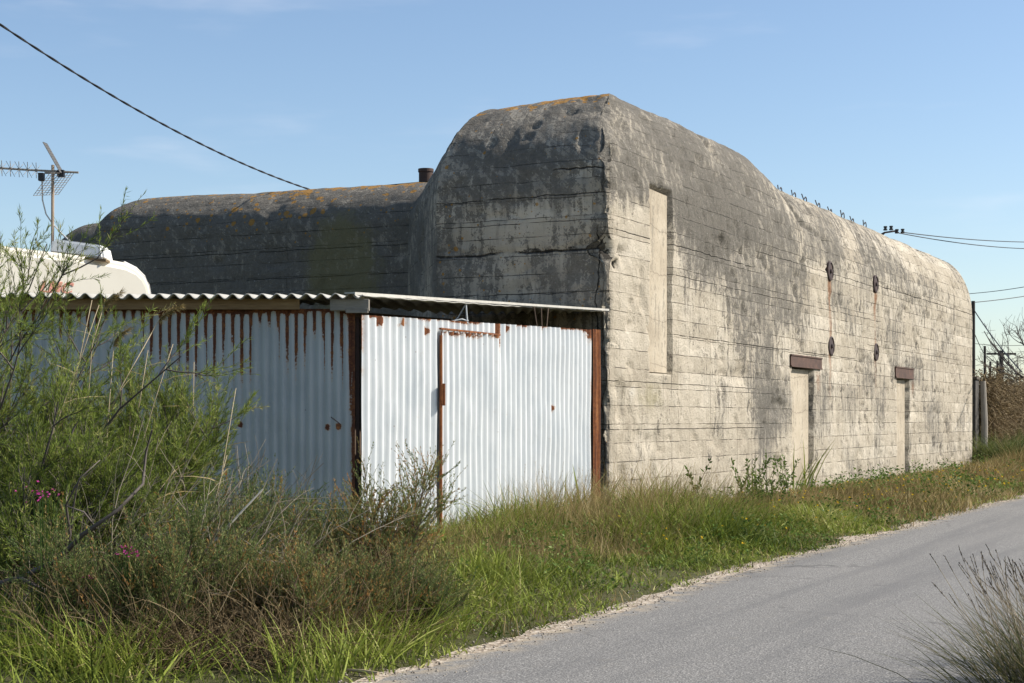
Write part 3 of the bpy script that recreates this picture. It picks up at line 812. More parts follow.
mb = MB(); m_ = front_pt(((D0+D1)/2)/FL)+fn*.05; mb.box((m_[0], m_[1], float(DT(np.array(.5)))+.022), (D1-D0+.03, .03, .022), math.atan2(fd[1], fd[0])); mb.build('door_top_rail', rs, door)
mb = MB(); a = front_pt((D0-.03)/FL)+fn*.09; hy = 1.80; mb.box((a[0], a[1], hy), (.06, .03, .24), math.atan2(fd[1], fd[0]), .006); mb.tube([(a[0]+fn[0]*.02, a[1]+fn[1]*.02, hy-.13), (a[0]+fn[0]*.02, a[1]+fn[1]*.02, hy+.13)], .018, 8)
mb.build('hinge', rs, door)
# rust-red end sheet by the bunker
def r_all(u, d, w, h): return .9+0*u
e0 = front_pt((R0+.0)/FL)
link('rusty_end_sheet', corrugated(e0, fd, fn, FL-R0+.10, .13, .018, -.25, lambda u: front_top(.99)+.01+0*u, .03, du=10, rustf=r_all), rs, shed)
# shaded side wall
SL = 6.2
sdv = np.array([-1.0, 0.0]); sn = np.array([0.0, -1.0])
def r_side(u, dtop, w, h):
    Lk = (.14 + .85*np.clip(.42+.9*fbm(u*1.1+2, 0*u, o=2)+.75*vnoise(np.floor(u/.0985+.5)*3.7, 0*u), .02, 1))*sstep(4.6, 1.2, u) + .08
    val = sstep(-.1, .75, -w)
    r = .86*sstep(Lk*1.35, Lk*.15, dtop/np.maximum(val, .06)) + .8*sstep(.09, .03, dtop)*np.clip(.6+.8*fbm(u*2.3, 0*u+77, o=3), 0, 1)
    r += 1.1*np.exp(-((u+.02)/.11)**2)*np.clip(.55+fbm(h*2, 0*h+41, o=2), 0, 1)*sstep(.9, .1, dtop) + .9*np.exp(-(u/.05)**2)
    for (uu, hh) in ((1.25, 1.45), (.30, 1.42), (.18, 1.43)):
        r += 1.1*np.exp(-((u-uu)/.032)**2-((h-hh)/.036)**2)
    return r
so = np.array([CX-.055, CY+.01])
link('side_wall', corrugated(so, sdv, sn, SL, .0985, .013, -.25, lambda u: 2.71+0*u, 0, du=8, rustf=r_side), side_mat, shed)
mb = MB(); mb.box((CX-.028, CY+.05, 1.2), (.035, .07, 2.85)); mb.build('corner_post', simple('dark_rust', [(.3, (.018, .011, .010)), (.6, (.045, .022, .016)), (.8, (.10, .04, .022))], 7), shed)
# unseen rear wall added to keep light out of the shed, and the inner face beside the bunker
rear_pts = [(CX-SL, CY+.02), (CX-SL, CY+1.5), (-2.2, CY+2.1), W(-.2, 2.6)[:2]]
inner = simple('inner_boards', [(.3, (.05, .035, .025)), (.7, (.12, .085, .06))], 3, .9)
mb = MB()
for a, b in zip(rear_pts[:-1], rear_pts[1:]):
    a = Vector((*a, 0)); b = Vector((*b, 0)); n = Vector((-(b-a).y, (b-a).x, 0)).normalized()*.03
    mb.prism([a+Vector((0, 0, -.2)), b+Vector((0, 0, -.2)), b+Vector((0, 0, 2.74+.044*(b.y-17.2))), a+Vector((0, 0, 2.74+.044*(a.y-17.2)))], n)
mb.build('rear_wall', inner, shed)
# roof: corrugated sheets rising gently to the bunker
RA = at(40, 297, 17.2); RB = np.array([CX+.05, 17.15]); RC = np.array(W(-.03, .02)[:2])
xs = np.arange(CX-SL-.25, RC[0], .158/10)
def y_front(x): return np.where(x < RB[0], 17.17, RB[1] + (x-RB[0])/(RC[0]-RB[0])*(RC[1]-RB[1]))
def y_back(x):
    bx = np.array([CX-SL-.3, -2.3, W(-.03, 2.8)[0], RC[0]+.01]); by = np.array([CY+1.6, CY+2.2, W(-.03, 2.8)[1], RC[1]+.05])
    return np.interp(x, bx, by)
nv_ = 14
xg = np.repeat(xs[:, None], nv_, 1); yg = y_front(xg) + (y_back(xg)-y_front(xg))*np.linspace(0, 1, nv_)[None]
zp = 2.835 + .0455*(yg-17.2)
zg = zp + .027*np.cos(2*np.pi*xg/.158)*np.where(xg < RB[0], 1, np.where(yg-y_front(xg) < 1.2, .12, 1)) + .012*fbm(xg*.6, yg*.6, o=2)
top = np.stack([xg, yg, zg], -1).reshape(-1, 3); bot = top - np.array([0, 0, .012])
n_ = len(top); i = np.arange(n_).reshape(len(xs), nv_)
q = np.stack([i[:-1, :-1], i[1:, :-1], i[1:, 1:], i[:-1, 1:]], -1).reshape(-1, 4)
edge = np.stack([i[:-1, 0], i[1:, 0], i[1:, 0]+n_, i[:-1, 0]+n_], -1)
edge2 = np.stack([i[:-1, -1], i[1:, -1], i[1:, -1]+n_, i[:-1, -1]+n_], -1)[:, ::-1]
link('roof', np_mesh('roof', np.concatenate([top, bot]), [q, (q+n_)[:, ::-1], edge[:, ::-1], edge2]), roof_mat, shed)
# verge flashing along the sloping edge
mb = MB(); a = Vector((RB[0]-.12, RB[1]-.03, 2.85)); b = Vector((RC[0], RC[1]-.03, 2.835+.0455*(RC[1]-17.2)+.005))
d = (b-a); nn = Vector((d.y, -d.x, 0)).normalized()
pa = [a+Vector((0, 0, .018)), a+Vector((0, 0, -.012)), a-nn*.012+Vector((0, 0, -.012)), a-nn*.012+Vector((0, 0, .002)), a-nn*.13+Vector((0, 0, .004)), a-nn*.13+Vector((0, 0, .018))]
mb.prism([p+nn*.05 for p in pa], d)
mb.build('verge_flashing', simple('verge_zinc', [(.3, (.36, .34, .30)), (.7, (.55, .52, .46))], 3, .6), shed)
wood = simple('old_timber', [(.3, (.14, .085, .045)), (.55, (.26, .17, .09)), (.75, (.36, .26, .15))], 3, .9, .15, .3, .01, 0, (.4, 4, 4))
mb = MB(); mb.box((CX-SL/2-.35, 17.33, 2.755), (SL-.6, .045, .115)); mb.build('eave_board', wood, shed)
grey_wood = simple('grey_timber', [(.3, (.15, .135, .115)), (.6, (.28, .25, .21)), (.8, (.40, .37, .32))], 4, .9, .15, .4, .01, 0, (.5, 5, 5))
mb = MB(); mb.box((CX-.10, 17.30, 2.742), (.42, .11, .125), None, .006); mb.box((CX-.02, 17.27, 2.68), (.24, .06, .05), None, .004); mb.build('gable_beam', grey_wood, shed)
# struts between the front sheets and the roof, a scrap of wire
for k, px in enumerate((542, 545.5, 549)):
    f_ = f_of_px(px); a = front_pt(f_)-fn*.05
    mb = MB(); zt = 2.835+.0455*(a[1]-17.2)-.02; x2 = a + fd*(-.14 + .11*k)
    mb.tube([(a[0], a[1], front_top(f_)-.15), (x2[0], x2[1], zt)], .010, 6); mb.build('strut', dry_bark, shed)
wirem = simple('galvanised_wire', [(.3, (.35, .37, .38)), (.7, (.6, .62, .62))], 6, .5)
f_ = f_of_px(468); a = front_pt(f_)-fn*.03; mb = MB(); zf = front_top(f_)
zt = 2.835+.0455*(a[1]-17.2)-.02
mb.tube([(a[0], a[1], zt), (a[0]+.01, a[1], zf+.08), (a[0]+.02, a[1], zf-.02)], .014, 6)
mb.tube([(a[0], a[1], zt), (a[0]-.10, a[1], zf+.05), (a[0]-.17, a[1]-.05, zf-.02)], .008, 5)
mb.tube([(a[0]-.17, a[1]-.05, zf), (a[0]-.05, a[1]-.02, zf+.03), (a[0]+.03, a[1], zf+.01)], .012, 5)
mb.build('wire_scrap', wirem, shed)
mb = MB(); mb.tube([at(331, 417, 17.37), at(341, 424.5, 17.30)], .006, 5); mb.build('nail', iron, shed)

# ------------------------------------------------------------------ the caravan behind the shed
van = thing('touring_caravan', 'white caravan with rounded roof and red lettering behind the corrugated shed', 'caravan')
VY = 21.3; VG = .80; VC = 1/math.sqrt(1+.8**2); VS_ = .8*VC; VB = Vector((-VS_, VC, 0)); VXR = (154.5-512)/F*VY
def van_pt(px, py, back=0.0):        # photo pixel -> point on the caravan's visible side
    k = (px-512)/F; Yv = (VY-VG*VXR)/(1-VG*k)
    q = at(px, py, Yv); return Vector((q[0]-back*VS_, Yv+back*VC, q[2]))
VROT = math.atan(VG)
vm = NT('caravan_skin', .35, .5); ob = vm.obj()
vm.base(vm.mix(vm.step(vm.noise(vm.mapv(ob, (1, 1, .4)), 2.2, 5, .6), .45, .75), (.68, .63, .525), (.58, .525, .425)))
vm.normal(vm.bump(vm.noise(ob, 1.2, 2), .15, .02)); vm = vm.m
prof = []
for (px, py) in ((-70, 238.5), (-30, 241), (0, 244.5), (60, 252), (110, 258.5), (128, 262), (140, 268), (148, 276), (152.5, 285), (154.5, 297)):
    prof.append(van_pt(px, py))
lf, rt = prof[0], prof[-1]
def vside(p, along, z):               # point along the caravan's length from p
    return Vector((p.x+VC*along, p.y+VS_*along, z))
outline = [vside(lf, -.25, .45), vside(lf, -.35, 3.2), vside(lf, -.2, 3.55)] + prof + [vside(rt, .01, 2.4), vside(rt, -.05, 1.6), vside(rt, -.35, .55), vside(rt, -.9, .42)]
mb = MB(); mb.prism(outline, VB*2.15)
bmesh.ops.recalc_face_normals(mb.bm, faces=mb.bm.faces)
ff = max(mb.bm.faces, key=lambda f: f.calc_area()*(1 if f.normal.y < -.5 else 0))
bmesh.ops.bevel(mb.bm, geom=list(ff.edges), offset=.11, segments=5, affect='EDGES', clamp_overlap=True)
bo = mb.build('body', vm, van)
for f_ in bo.data.polygons: f_.use_smooth = len(f_.vertices) <= 4
black = simple('black_rubber', [(.3, (.012, .012, .012)), (.7, (.03, .03, .03))], 8, .6)
silver = simple('trim_alloy', [(.3, (.35, .34, .32)), (.7, (.55, .53, .5))], 8, .4)
off = VB*.13
tr = [p+off+Vector((0, 0, .004)) for p in prof[5:]] + [vside(rt, .01, 2.4)+off, vside(rt, -.05, 1.6)+off, vside(rt, -.35, .56)+off]
mb = MB(); mb.tube(tr, .022, 6); mb.build('trim_rail', silver, van)
mb = MB(); mb.tube([p+VB*.06 for p in tr], .026, 6); mb.build('trim_rail', black, van)
p0 = van_pt(90, 243, .45); mb = MB()
hb = bmesh.new()
slope = -math.atan2(3, 60)
for z0, w0, w1, hh in ((0, 1, .93, 1),):
    pts = [(-.36, -.25), (.36, -.25), (.36, .25), (-.36, .25)]
a_ = [mb.bm.verts.new((p0[0]+.08+x, p0[1]+y, p0[2]-.16-x*.12)) for x, y in pts]
b_ = [mb.bm.verts.new((p0[0]+.08+x*.9, p0[1]+y*.9, p0[2]+.03-x*.12)) for x, y in pts]
mb.bm.faces.new(a_); mb.bm.faces.new(b_)
for k in range(4): mb.bm.faces.new((a_[k], a_[(k+1) % 4], b_[(k+1) % 4], b_[k]))
bmesh.ops.bevel(mb.bm, geom=list(mb.bm.edges), offset=.03, segments=2, affect='EDGES')
mb.build('roof_hatch', simple('hatch_white', [(.3, (.70, .69, .66)), (.7, (.80, .79, .76))], 3, .4), van)
mb = MB(); mb.box((p0[0]+.08, p0[1], p0[2]-.17), (.78, .56, .03), Matrix.Rotation(.12, 3, 'Y')); mb.build('hatch_seal', simple('seal', [(.3, (.12, .08, .04)), (.7, (.22, .15, .08))], 5), van)
fc = bpy.data.curves.new('lettering', 'FONT'); fc.body = 'LMC'; fc.size = .21; fc.extrude = .004; fc.shear = .3; fc.space_character = 1.05; fc.offset = .008
red = simple('red_vinyl', [(.3, (.56, .22, .16)), (.7, (.68, .34, .26))], 5, .5)
fo_ = bpy.data.objects.new('lettering_src', fc); COL.objects.link(fo_)
dg = bpy.context.evaluated_depsgraph_get()
me = bpy.data.meshes.new_from_object(fo_.evaluated_get(dg)); bpy.data.objects.remove(fo_)
lo = link('lettering', me, red, van); pt = van_pt(39, 292.5, -.006); lo.location = pt; lo.rotation_euler = (R(90), 0, VROT)
for wb in (.12, 2.0):
    q_ = vside(rt, -1.35, .33)+VB*wb; wx, wy = q_.x, q_.y
    mb = MB()
    pr = [(.10, .11), (.28, .11), (.33, .08), (.33, -.08), (.28, -.11), (.10, -.11)]
    rg = [[mb.bm.verts.new((wx+VC*r*math.cos(2*math.pi*k/28)-VS_*d, wy+VS_*r*math.cos(2*math.pi*k/28)+VC*d, .33+r*math.sin(2*math.pi*k/28))) for k in range(28)] for (r, d) in pr]
    for A, B in zip(rg[:-1], rg[1:]):
        for k in range(28): mb.bm.faces.new((A[k], A[(k+1) % 28], B[(k+1) % 28], B[k]))
    mb.bm.faces.new(rg[0]); mb.bm.faces.new(rg[-1])
    mb.build('wheel', black, van)

# ------------------------------------------------------------------ TV antenna on its mast
ant = thing('tv_antenna', 'television aerial with grid reflector on a thin mast behind the caravan', 'antenna')
AY = 24.0
alu = simple('weathered_alloy', [(.3, (.16, .14, .12)), (.6, (.30, .27, .23)), (.8, (.42, .38, .33))], 8, .55)
dark = simple('dark_plastic', [(.3, (.018, .018, .02)), (.7, (.05, .05, .05))], 8, .5)
A = lambda px, py, dy=0: Vector(at(px, py, AY+dy))
m0_ = A(51.5, 165); mb = MB(); mb.tube([(m0_.x, AY, gz(m0_.x, AY)-.05), (A(51.5, 165).x+.02, AY, m0_.z)], .024, 8); mb.build('mast', simple('mast_steel', [(.3, (.28, .20, .14)), (.7, (.44, .34, .25))], 5, .6), ant)
mb = MB(); mb.tube([A(-26, 166.5), A(30, 170), A(78.5, 172.5)], .017, 6); mb.box(A(51, 172), (.18, .06, .05)); mb.build('boom', alu, ant)
mb = MB()
for k in range(8):
    px = -24+k*8.6; c = A(px, 166.5+(px+26)*.063)
    for sx in (-1, 1):
        mb.tube([c+Vector((.03*sx, -.11, .10)), c, c+Vector((-.03*sx, .11, -.10))], .0045, 4)
        mb.tube([c+Vector((.03*sx, .10, .09)), c, c+Vector((-.03*sx, -.10, -.09))], .0045, 4)
    mb.box(c, (.03, .03, .035))
mb.build('director', alu, ant)
mb = MB(); mb.box(A(41.5, 177), (.085, .09, .12), None, .01); mb.build('junction_box', dark, ant)
def grid_panel(o, e1, e2, n1, n2, r):
    mb = MB()
    for i in range(n1+1): mb.tube([o+e1*(i/n1)-e2, o+e1*(i/n1)+e2], r, 4)
    for j in range(n2+1): mb.tube([o+e2*(2*j/n2-1), o+e2*(2*j/n2-1)+e1], r, 4)
    return mb
hin = A(62, 173)
grid_panel(hin, A(45, 143)-hin, Vector((-.058, .30, .040)), 11, 8, .007).build('reflector', dark, ant)
grid_panel(hin, A(46, 195)-hin, Vector((.10, .30, .05)), 9, 8, .004).build('reflector', alu, ant)
mb = MB(); mb.box(A(61, 173.5), (.10, .08, .10)); mb.build('reflector_clamp', dark, ant)
mb = MB(); mb.tube([A(42, 180), A(42.5, 200), A(46, 214), A(52, 223), A(62, 234), A(72, 243, -.5), A(80, 250, -1.2)], .011, 6); mb.build('coaxial_cable', simple('white_cable', [(.3, (.5, .48, .44)), (.7, (.66, .63, .58))], 6), ant)

# ------------------------------------------------------------------ cables, poles
cabm = simple('cable_black', [(.3, (.014, .014, .016)), (.7, (.035, .035, .037))], 12, .6)
def sag(a, b, d, n=24):
    a = Vector(a); b = Vector(b)
    return [a.lerp(b, i/n) + Vector((0, 0, -4*d*(i/n)*(1-i/n))) for i in range(n+1)]
mb = MB()
p1 = Vector(at(-60, -17, 22.0)); p2 = Vector(at(324, 194, 35.0))
path = sag(p1, p2, .33, 120)
for ph in (0, math.pi):                                         # two twisted cores
    pts = []
    for k, q in enumerate(path):
        a = k*.8+ph; pts.append(q+Vector((math.cos(a)*.007, 0, math.sin(a)*.008)))
    mb.tube(pts, .0125, 5)
tag(mb.build('overhead_cable', cabm), 'thick black twisted cable sloping down to the bunker wing roof', 'cable')

brk = thing('insulator_bracket', 'iron bracket with dark insulators at the bunker roof edge', 'bracket')
bp = sil_point(881, 1.05, 6.5)
mb = MB(); mb.tube([bp+Vector((-.1, 0, -.06)), bp+Vector((.1, 0, .14)), bp+Vector((.45, .1, .20))], .028, 6); mb.tube([bp+Vector((-.25, 0, -.05)), bp+Vector((.1, 0, .14))], .03, 6); mb.build('arm', iron, brk)
ins = []
for k in range(4):
    c = bp+Vector((.12+.17*k, .05*k, .22-.035*k+.05*(k % 2))); ins.append(c)
    mb = MB()
    for rr, z in ((.055, 0), (.035, .045), (.05, .075)): mb.tube([c+Vector((0, 0, z-.02)), c+Vector((0, 0, z+.02))], rr, 10)
    mb.build('insulator', dark, brk)
wl = ['upper thin wire running right from the bracket on the bunker roof', 'lower thin wire running right from the bracket on the bunker roof']
for k, (yy, dd) in enumerate(((236.5, .30), (241.5, .42))):
    mb = MB(); mb.tube(sag(ins[3-k], at(1130, yy-2+k*.5, 70), dd, 30), .014, 5); tag(mb.build('power_wire', cabm), wl[k], 'wire', 'wires from the roof bracket')

polem = simple('pole_wood', [(.3, (.035, .030, .028)), (.6, (.07, .06, .052)), (.8, (.12, .10, .085))], 4, .9, .1, .3, .01, 0, (4, 4, .4))
def pole(px, ytop, Yd, label, rad=.11, arm=None):
    t = thing('utility_pole', label, 'pole', 'utility poles beyond the hedge')
    p = at(px, ytop, Yd)
    mb = MB(); mb.tube([(p[0], Yd, -.2), (p[0], Yd, p[2])], [rad, rad*.75], 10); mb.build('post', polem, t)
    if arm:
        mb = MB(); mb.box((p[0], Yd, p[2]-.25), (arm, .12, .14)); mb.build('crossarm', polem, t)
    return p
pA = pole(973.2, 301, 56, 'tall dark pole just behind the far bunker corner', .085)
pB = pole(984.8, 346, 130, 'tallest and slenderest of the small far poles above the hedge', .13)
pC = pole(990.3, 361.5, 170, 'shortest far pole, just right of the slender pole', .15)
pD = pole(997.5, 361, 165, 'far pole close to the left of the crossarm pole', .16)
pE = pole(1001.3, 350.5, 120, 'far pole with a short crossarm at its top', .20, 2.2)
def wire(label, a, b, d, r=.014, name='power_wire'):
    mb = MB(); mb.tube(sag(a, b, d, 20), r, 5); return tag(mb.build(name, cabm), label, 'wire')
wire('upper wire crossing the sky right of the bunker end', at(930, 295, 75), at(1100, 270, 60), .25)
wire('lower wire crossing the sky from the top of the tall pole', (pA[0], 56, pA[2]-.05), at(1100, 280.5, 60), .1)
wire('thick guy cable slanting down right from the tall dark pole', (pA[0]+.05, 56, pA[2]-.35), at(1022, 372, 48), .10, .02, 'guy_cable')
wire('faint level wire low in the sky above the far poles', at(960, 341.5, 130), at(1080, 337, 130), .5, .02)
wire('slack wire from the tall dark pole to the crossarm pole', (pA[0]+.05, 56, pA[2]-1.15), (pE[0], 120, pE[2]-.1), .9, .014)

# ------------------------------------------------------------------ vegetation generators
def norm(a): return a/(np.linalg.norm(a, axis=-1, keepdims=True)+1e-9)

def grow(rng, P, D, Ls, m, wob, grav):
    d = norm(D); p = P.copy(); out = [p.copy()]
    for k in range(m-1):
        d = norm(d + rng.normal(0, wob, d.shape) + np.array([0, 0, 1.0])*grav)
        p = p + d*(Ls/(m-1))[:, None]; out.append(p.copy())
    return np.stack(out, 1)

def pick(rng, paths, n, f0, f1):
    N, m, _ = paths.shape
    i = rng.integers(0, N, n); f = rng.uniform(f0, f1, n)*(m-1)
    k = np.minimum(f.astype(int), m-2); fr = (f-k)[:, None]
    a, b = paths[i, k], paths[i, k+1]
    return a+(b-a)*fr, norm(b-a), i

def tubes(paths, r0, r1, n=3):
    N, m, _ = paths.shape
    tg = np.empty_like(paths); tg[:, 1:-1] = paths[:, 2:]-paths[:, :-2]; tg[:, 0] = paths[:, 1]-paths[:, 0]; tg[:, -1] = paths[:, -1]-paths[:, -2]
    tg = norm(tg); ref = np.where(np.abs(tg[..., 2:3]) > .9, np.array([1.0, 0, 0]), np.array([0, 0, 1.0]))
    a = norm(np.cross(tg, ref)); b = np.cross(tg, a)
    r0 = np.broadcast_to(np.asarray(r0, float), (N,)); r1 = np.broadcast_to(np.asarray(r1, float), (N,))
    f = np.linspace(0, 1, m)
    rad = r0[:, None] + (r1-r0)[:, None]*f[None]
    th = np.arange(n)*2*np.pi/n
    V = paths[:, :, None] + (a[:, :, None]*np.cos(th)[:, None] + b[:, :, None]*np.sin(th)[:, None])*rad[..., None, None]
    i = np.arange(N*m*n).reshape(N, m, n); j = np.roll(i, -1, 2)
    Q_ = np.stack([i[:, :-1], j[:, :-1], j[:, 1:], i[:, 1:]], -1).reshape(-1, 4)
    return V.reshape(-1, 3), Q_

def join(parts):
    vs_, fs, ts, o_ = [], [], [], 0
    for (v_, f_, t_) in parts:
        vs_.append(v_); fs.append(f_+o_); ts.append(t_); o_ += len(v_)
    return np.concatenate(vs_), fs, np.concatenate(ts)

def leaves(rng, P, D, Ls, Wd, tint):
    N = len(P); D = norm(D); side = norm(np.cross(D, rng.normal(0, 1, (N, 3))))
    mid = P + D*(Ls*.45)[:, None]
    V = np.stack([P, mid+side*(Wd*.5)[:, None], P+D*Ls[:, None], mid-side*(Wd*.5)[:, None]], 1)
    Fq = np.arange(N*4).reshape(N, 4)
    return V.reshape(-1, 3), Fq, np.repeat(tint, 4)

def blades(rng, P, D, Ls, Wd, bend, tint, m=4):
    """grass blades curving over in their own direction"""
    N = len(P); D = norm(D); hb = norm(rng.normal(0, 1, (N, 3))*np.array([1, 1, 0.0]))
    hb = norm(hb + 1.2*norm(D*np.array([1, 1, 0.0])))
    side = norm(np.cross(D, hb)+1e-6)
    f = np.linspace(0, 1, m)
    C = P[:, None] + D[:, None]*(Ls[:, None]*f)[..., None] + hb[:, None]*(bend[:, None]*Ls[:, None]*f**2)[..., None]
    C[..., 2] -= (bend[:, None]**2*Ls[:, None]*f**2)*.5
    w = Wd[:, None]*np.array([.8, 1.0, .7, .06][:m] if m == 4 else 1-f*.95)
    V = np.stack([C-side[:, None]*w[..., None]*.5, C+side[:, None]*w[..., None]*.5], 2)
    i = np.arange(N*m*2).reshape(N, m, 2)
    Q_ = np.stack([i[:, :-1, 0], i[:, :-1, 1], i[:, 1:, 1], i[:, 1:, 0]], -1).reshape(-1, 4)
    return V.reshape(-1, 3), Q_, np.repeat(tint, m*2)

TAM = leaf_material('tamarisk_green', [(0, (.055, .080, .018)), (.4, (.145, .195, .036)), (.75, (.245, .295, .058)), (1, (.35, .32, .11))], .35)
HEA = leaf_material('heath_green', [(0, (.065, .10, .030)), (.4, (.145, .195, .060)), (.62, (.225, .245, .085)), (.82, (.28, .22, .085)), (1, (.42, .21, .065))], .28)
BRN = leaf_material('brown_thicket', [(0, (.08, .055, .03)), (.4, (.175, .125, .068)), (.75, (.29, .215, .115)), (1, (.40, .32, .19))], .25)

def shrub(name, label, cat, seed, x, y, H, spread, n_stem, n_branch, n_twig, n_leaf, leafmat, barkmat, lean=(0, 0), tint0=.5, tspread=.2, leaf=(.035, .006), twig_len=.32, up=.12, wob=.12, rad=.02, f_lo=.25, group=None, leaf_spread=.45):
    rng = np.random.default_rng(seed)
    t = thing(name, label, cat, group)
    z0 = gz(x, y)
    t.location = (x, y, z0)
    ang = rng.uniform(0, 2*np.pi, n_stem); el = np.sqrt(rng.uniform(0, 1, n_stem))
    P = np.stack([np.cos(ang)*el*spread*.3, np.sin(ang)*el*spread*.3, 0*ang-.03], -1)
    D = np.stack([np.cos(ang)*el*spread/H + lean[0], np.sin(ang)*el*spread/H + lean[1], np.ones(n_stem)], -1)
    Ls = H*rng.uniform(.45, 1.12, n_stem)*(1.12-.25*el)*np.linalg.norm(D, axis=1)**.5
    st = grow(rng, P, D, Ls, 9, wob*.6, .02)
    bp_, bd, _ = pick(rng, st, n_branch, f_lo, .97)
    rd = norm(rng.normal(0, 1, bd.shape)); br = grow(rng, bp_, bd*.8 + rd*.75 + np.array([0, 0, .25]), rng.uniform(.22, .5, n_branch)*H*.62, 6, wob, up*.6)
    tp_, td, _ = pick(rng, br, n_twig, .1, 1.0)
    rd = norm(rng.normal(0, 1, td.shape)); tw = grow(rng, tp_, td*.9 + rd*.6 + np.array([0, 0, .18]), rng.uniform(.5, 1.1, n_twig)*twig_len, 5, wob, up)
    nb_ = int(n_leaf*.85)
    lp, ld, li = pick(rng, tw, nb_, .05, 1.0)
    lp2, ld2, _ = pick(rng, br, n_leaf-nb_, .5, 1.0)
    lp = np.concatenate([lp, lp2]); ld = np.concatenate([ld, ld2])
    tw_t = rng.normal(tint0, tspread, n_twig)
    tint = np.concatenate([tw_t[li] + rng.normal(0, tspread*.5, nb_), rng.normal(tint0, tspread, n_leaf-nb_)])
    ld = norm(ld + rng.normal(0, leaf_spread, ld.shape) + np.array([0, 0, .1]))
    n_ = len(lp)
    lv = leaves(rng, lp, ld, leaf[0]*rng.uniform(.6, 1.4, n_), leaf[1]*rng.uniform(.7, 1.3, n_), tint.clip(0, 1))
    v1, q1 = tubes(st, rad*rng.uniform(.5, 1.1, n_stem), rad*.18, 5)
    v2, q2 = tubes(br, rad*.28, rad*.10, 4)
    v3, q3 = tubes(tw, rad*.10, rad*.05, 3)
    V, Fs, _ = join([(v1, q1, q1[:, 0]*0.), (v2, q2, q2[:, 0]*0.), (v3, q3, q3[:, 0]*0.)])
    link('branches', np_mesh('branches', V, Fs, smooth=True), barkmat, t)
    link('foliage', np_mesh('foliage', lv[0], lv[1], {'tint': lv[2]}), leafmat, t)
    return t, st

def XY(px, Yd): return (px-512)/F*Yd, Yd

# big feathery shrubs at left
x, y = XY(-58, 12.6)
shrub('tamarisk_shrub', 'tallest feathery green shrub rising above the roof at the left edge', 'shrub', 11, x, y, 2.72, 1.25, 30, 230, 1400, 76000, TAM, bark, (.22, 0), .58, .2, (.055, .005), .42, .05, .14, .024, .35)
x, y = XY(104, 13.2)
shrub('tamarisk_shrub', 'broad bright green feathery shrub in front of the shaded shed wall', 'shrub', 12, x, y, 1.68, 1.05, 30, 380, 3200, 150000, TAM, bark, (0, 0), .56, .22, (.05, .0046), .34, .10, .12, .020, .25)
x, y = XY(22, 11.6)
t_, st_ = shrub('tamarisk_shrub', 'dark branched feathery shrub low at the left edge', 'shrub', 13, x, y, 1.42, 1.1, 24, 230, 1900, 80000, TAM, bark, (.1, 0), .52, .2, (.05, .0048), .36, .06, .15, .024, .25)
# dead grey branches crossing that shrub
for k, pts in enumerate([[(-30, 592), (20, 578), (58, 560), (82, 535), (118, 510), (143, 484), (146, 452), (152, 430)], [(58, 560), (70, 535), (66, 505), (80, 478), (100, 460)], [(82, 535), (96, 528), (84, 512), (64, 505)], [(20, 578), (45, 590), (44, 600)]]):
    Yd = 9.95
    mb = MB(); n = len(pts)
    mb.tube([Vector(at(px, py, Yd+.12*math.sin(i*1.3+k))) - Vector(t_.location) for i, (px, py) in enumerate(pts)], [(.022 if k == 0 else .012)*(1-.75*i/(n-1)) for i in range(n)], 6)
    mb.build('dead_branch', bark, t_, True)
rng = np.random.default_rng(91); n = 120
px = rng.uniform(-10, 260, n); Yd = rng.uniform(10.3, 12.2, n)
P = np.stack([(px-512)/F*Yd, Yd, .05+0*px], -1); P[:, 2] += [gz(a, b) for a, b in P[:, :2]]
pt = grow(rng, P-np.array(t_.location)[None], np.stack([rng.normal(.55, .4, n), rng.normal(0, .3, n), np.ones(n)], -1), rng.uniform(.7, 1.5, n), 9, .10, -.02)
bp_, bd, _ = pick(rng, pt, 320, .4, .95); pt2 = grow(rng, bp_, bd+rng.normal(0, .5, (320, 3)), rng.uniform(.12, .4, 320), 5, .14, 0)
V, Fs, _ = join([(*tubes(pt, .0048, .0020, 4), np.zeros(1)), (*tubes(pt2, .0024, .0012, 3), np.zeros(1))])
link('dead_stems', np_mesh('dead_stems', V, Fs, smooth=True), simple('bleached_stem', [(.3, (.16, .13, .095)), (.6, (.30, .25, .18)), (.8, (.45, .39, .30))], 5), t_)
# heath-like shrubs in the middle, each one a thing
H_ = [(212, 11.6, .90, .8, 'grey-green heath bush right of the feathery shrubs, below the pale cane', .42, 41),
      (262, 13.0, .72, .65, 'heath bush against the shaded corrugated wall near its rust holes', .36, 42),
      (322, 13.6, .56, .55, 'low heath bush at the dark foot of the shed corner', .42, 43),
      (372, 12.9, .52, .42, 'plumed brownish heath bush in front of the white shed wall', .60, 44),
      (300, 10.6, .60, .75, 'russet-tipped heath bush low in the middle of the left thicket', .58, 45),
      (392, 11.2, .40, .5, 'small dark heath bush nearest the lane edge', .42, 46),
      (130, 10.2, .70, .7, 'heath bush with brown dead stems above the bright foreground grass', .42, 47)]
for (px, Yd, hh, sp, lab, tn, sd_) in H_:
    x, y = XY(px, Yd)
    if sd_ == 44:                       # sparse, long brown plumes leaning towards the lane
        shrub('heath_shrub', lab, 'shrub', sd_, x, y, 1.0, .55, 20, 160, 760, 34000, HEA, dry_bark, (.22, 0), .66, .2, (.024, .0060), .34, .05, .15, .011, .30, None, .34)
        continue
    shrub('heath_shrub', lab, 'shrub', sd_, x, y, hh, sp, 50, 420, 2600, 76000, HEA, dry_bark, (.14, 0), tn+.02, .24, (.024, .0055), .27, .12, .13, .009, .12, None, .42)
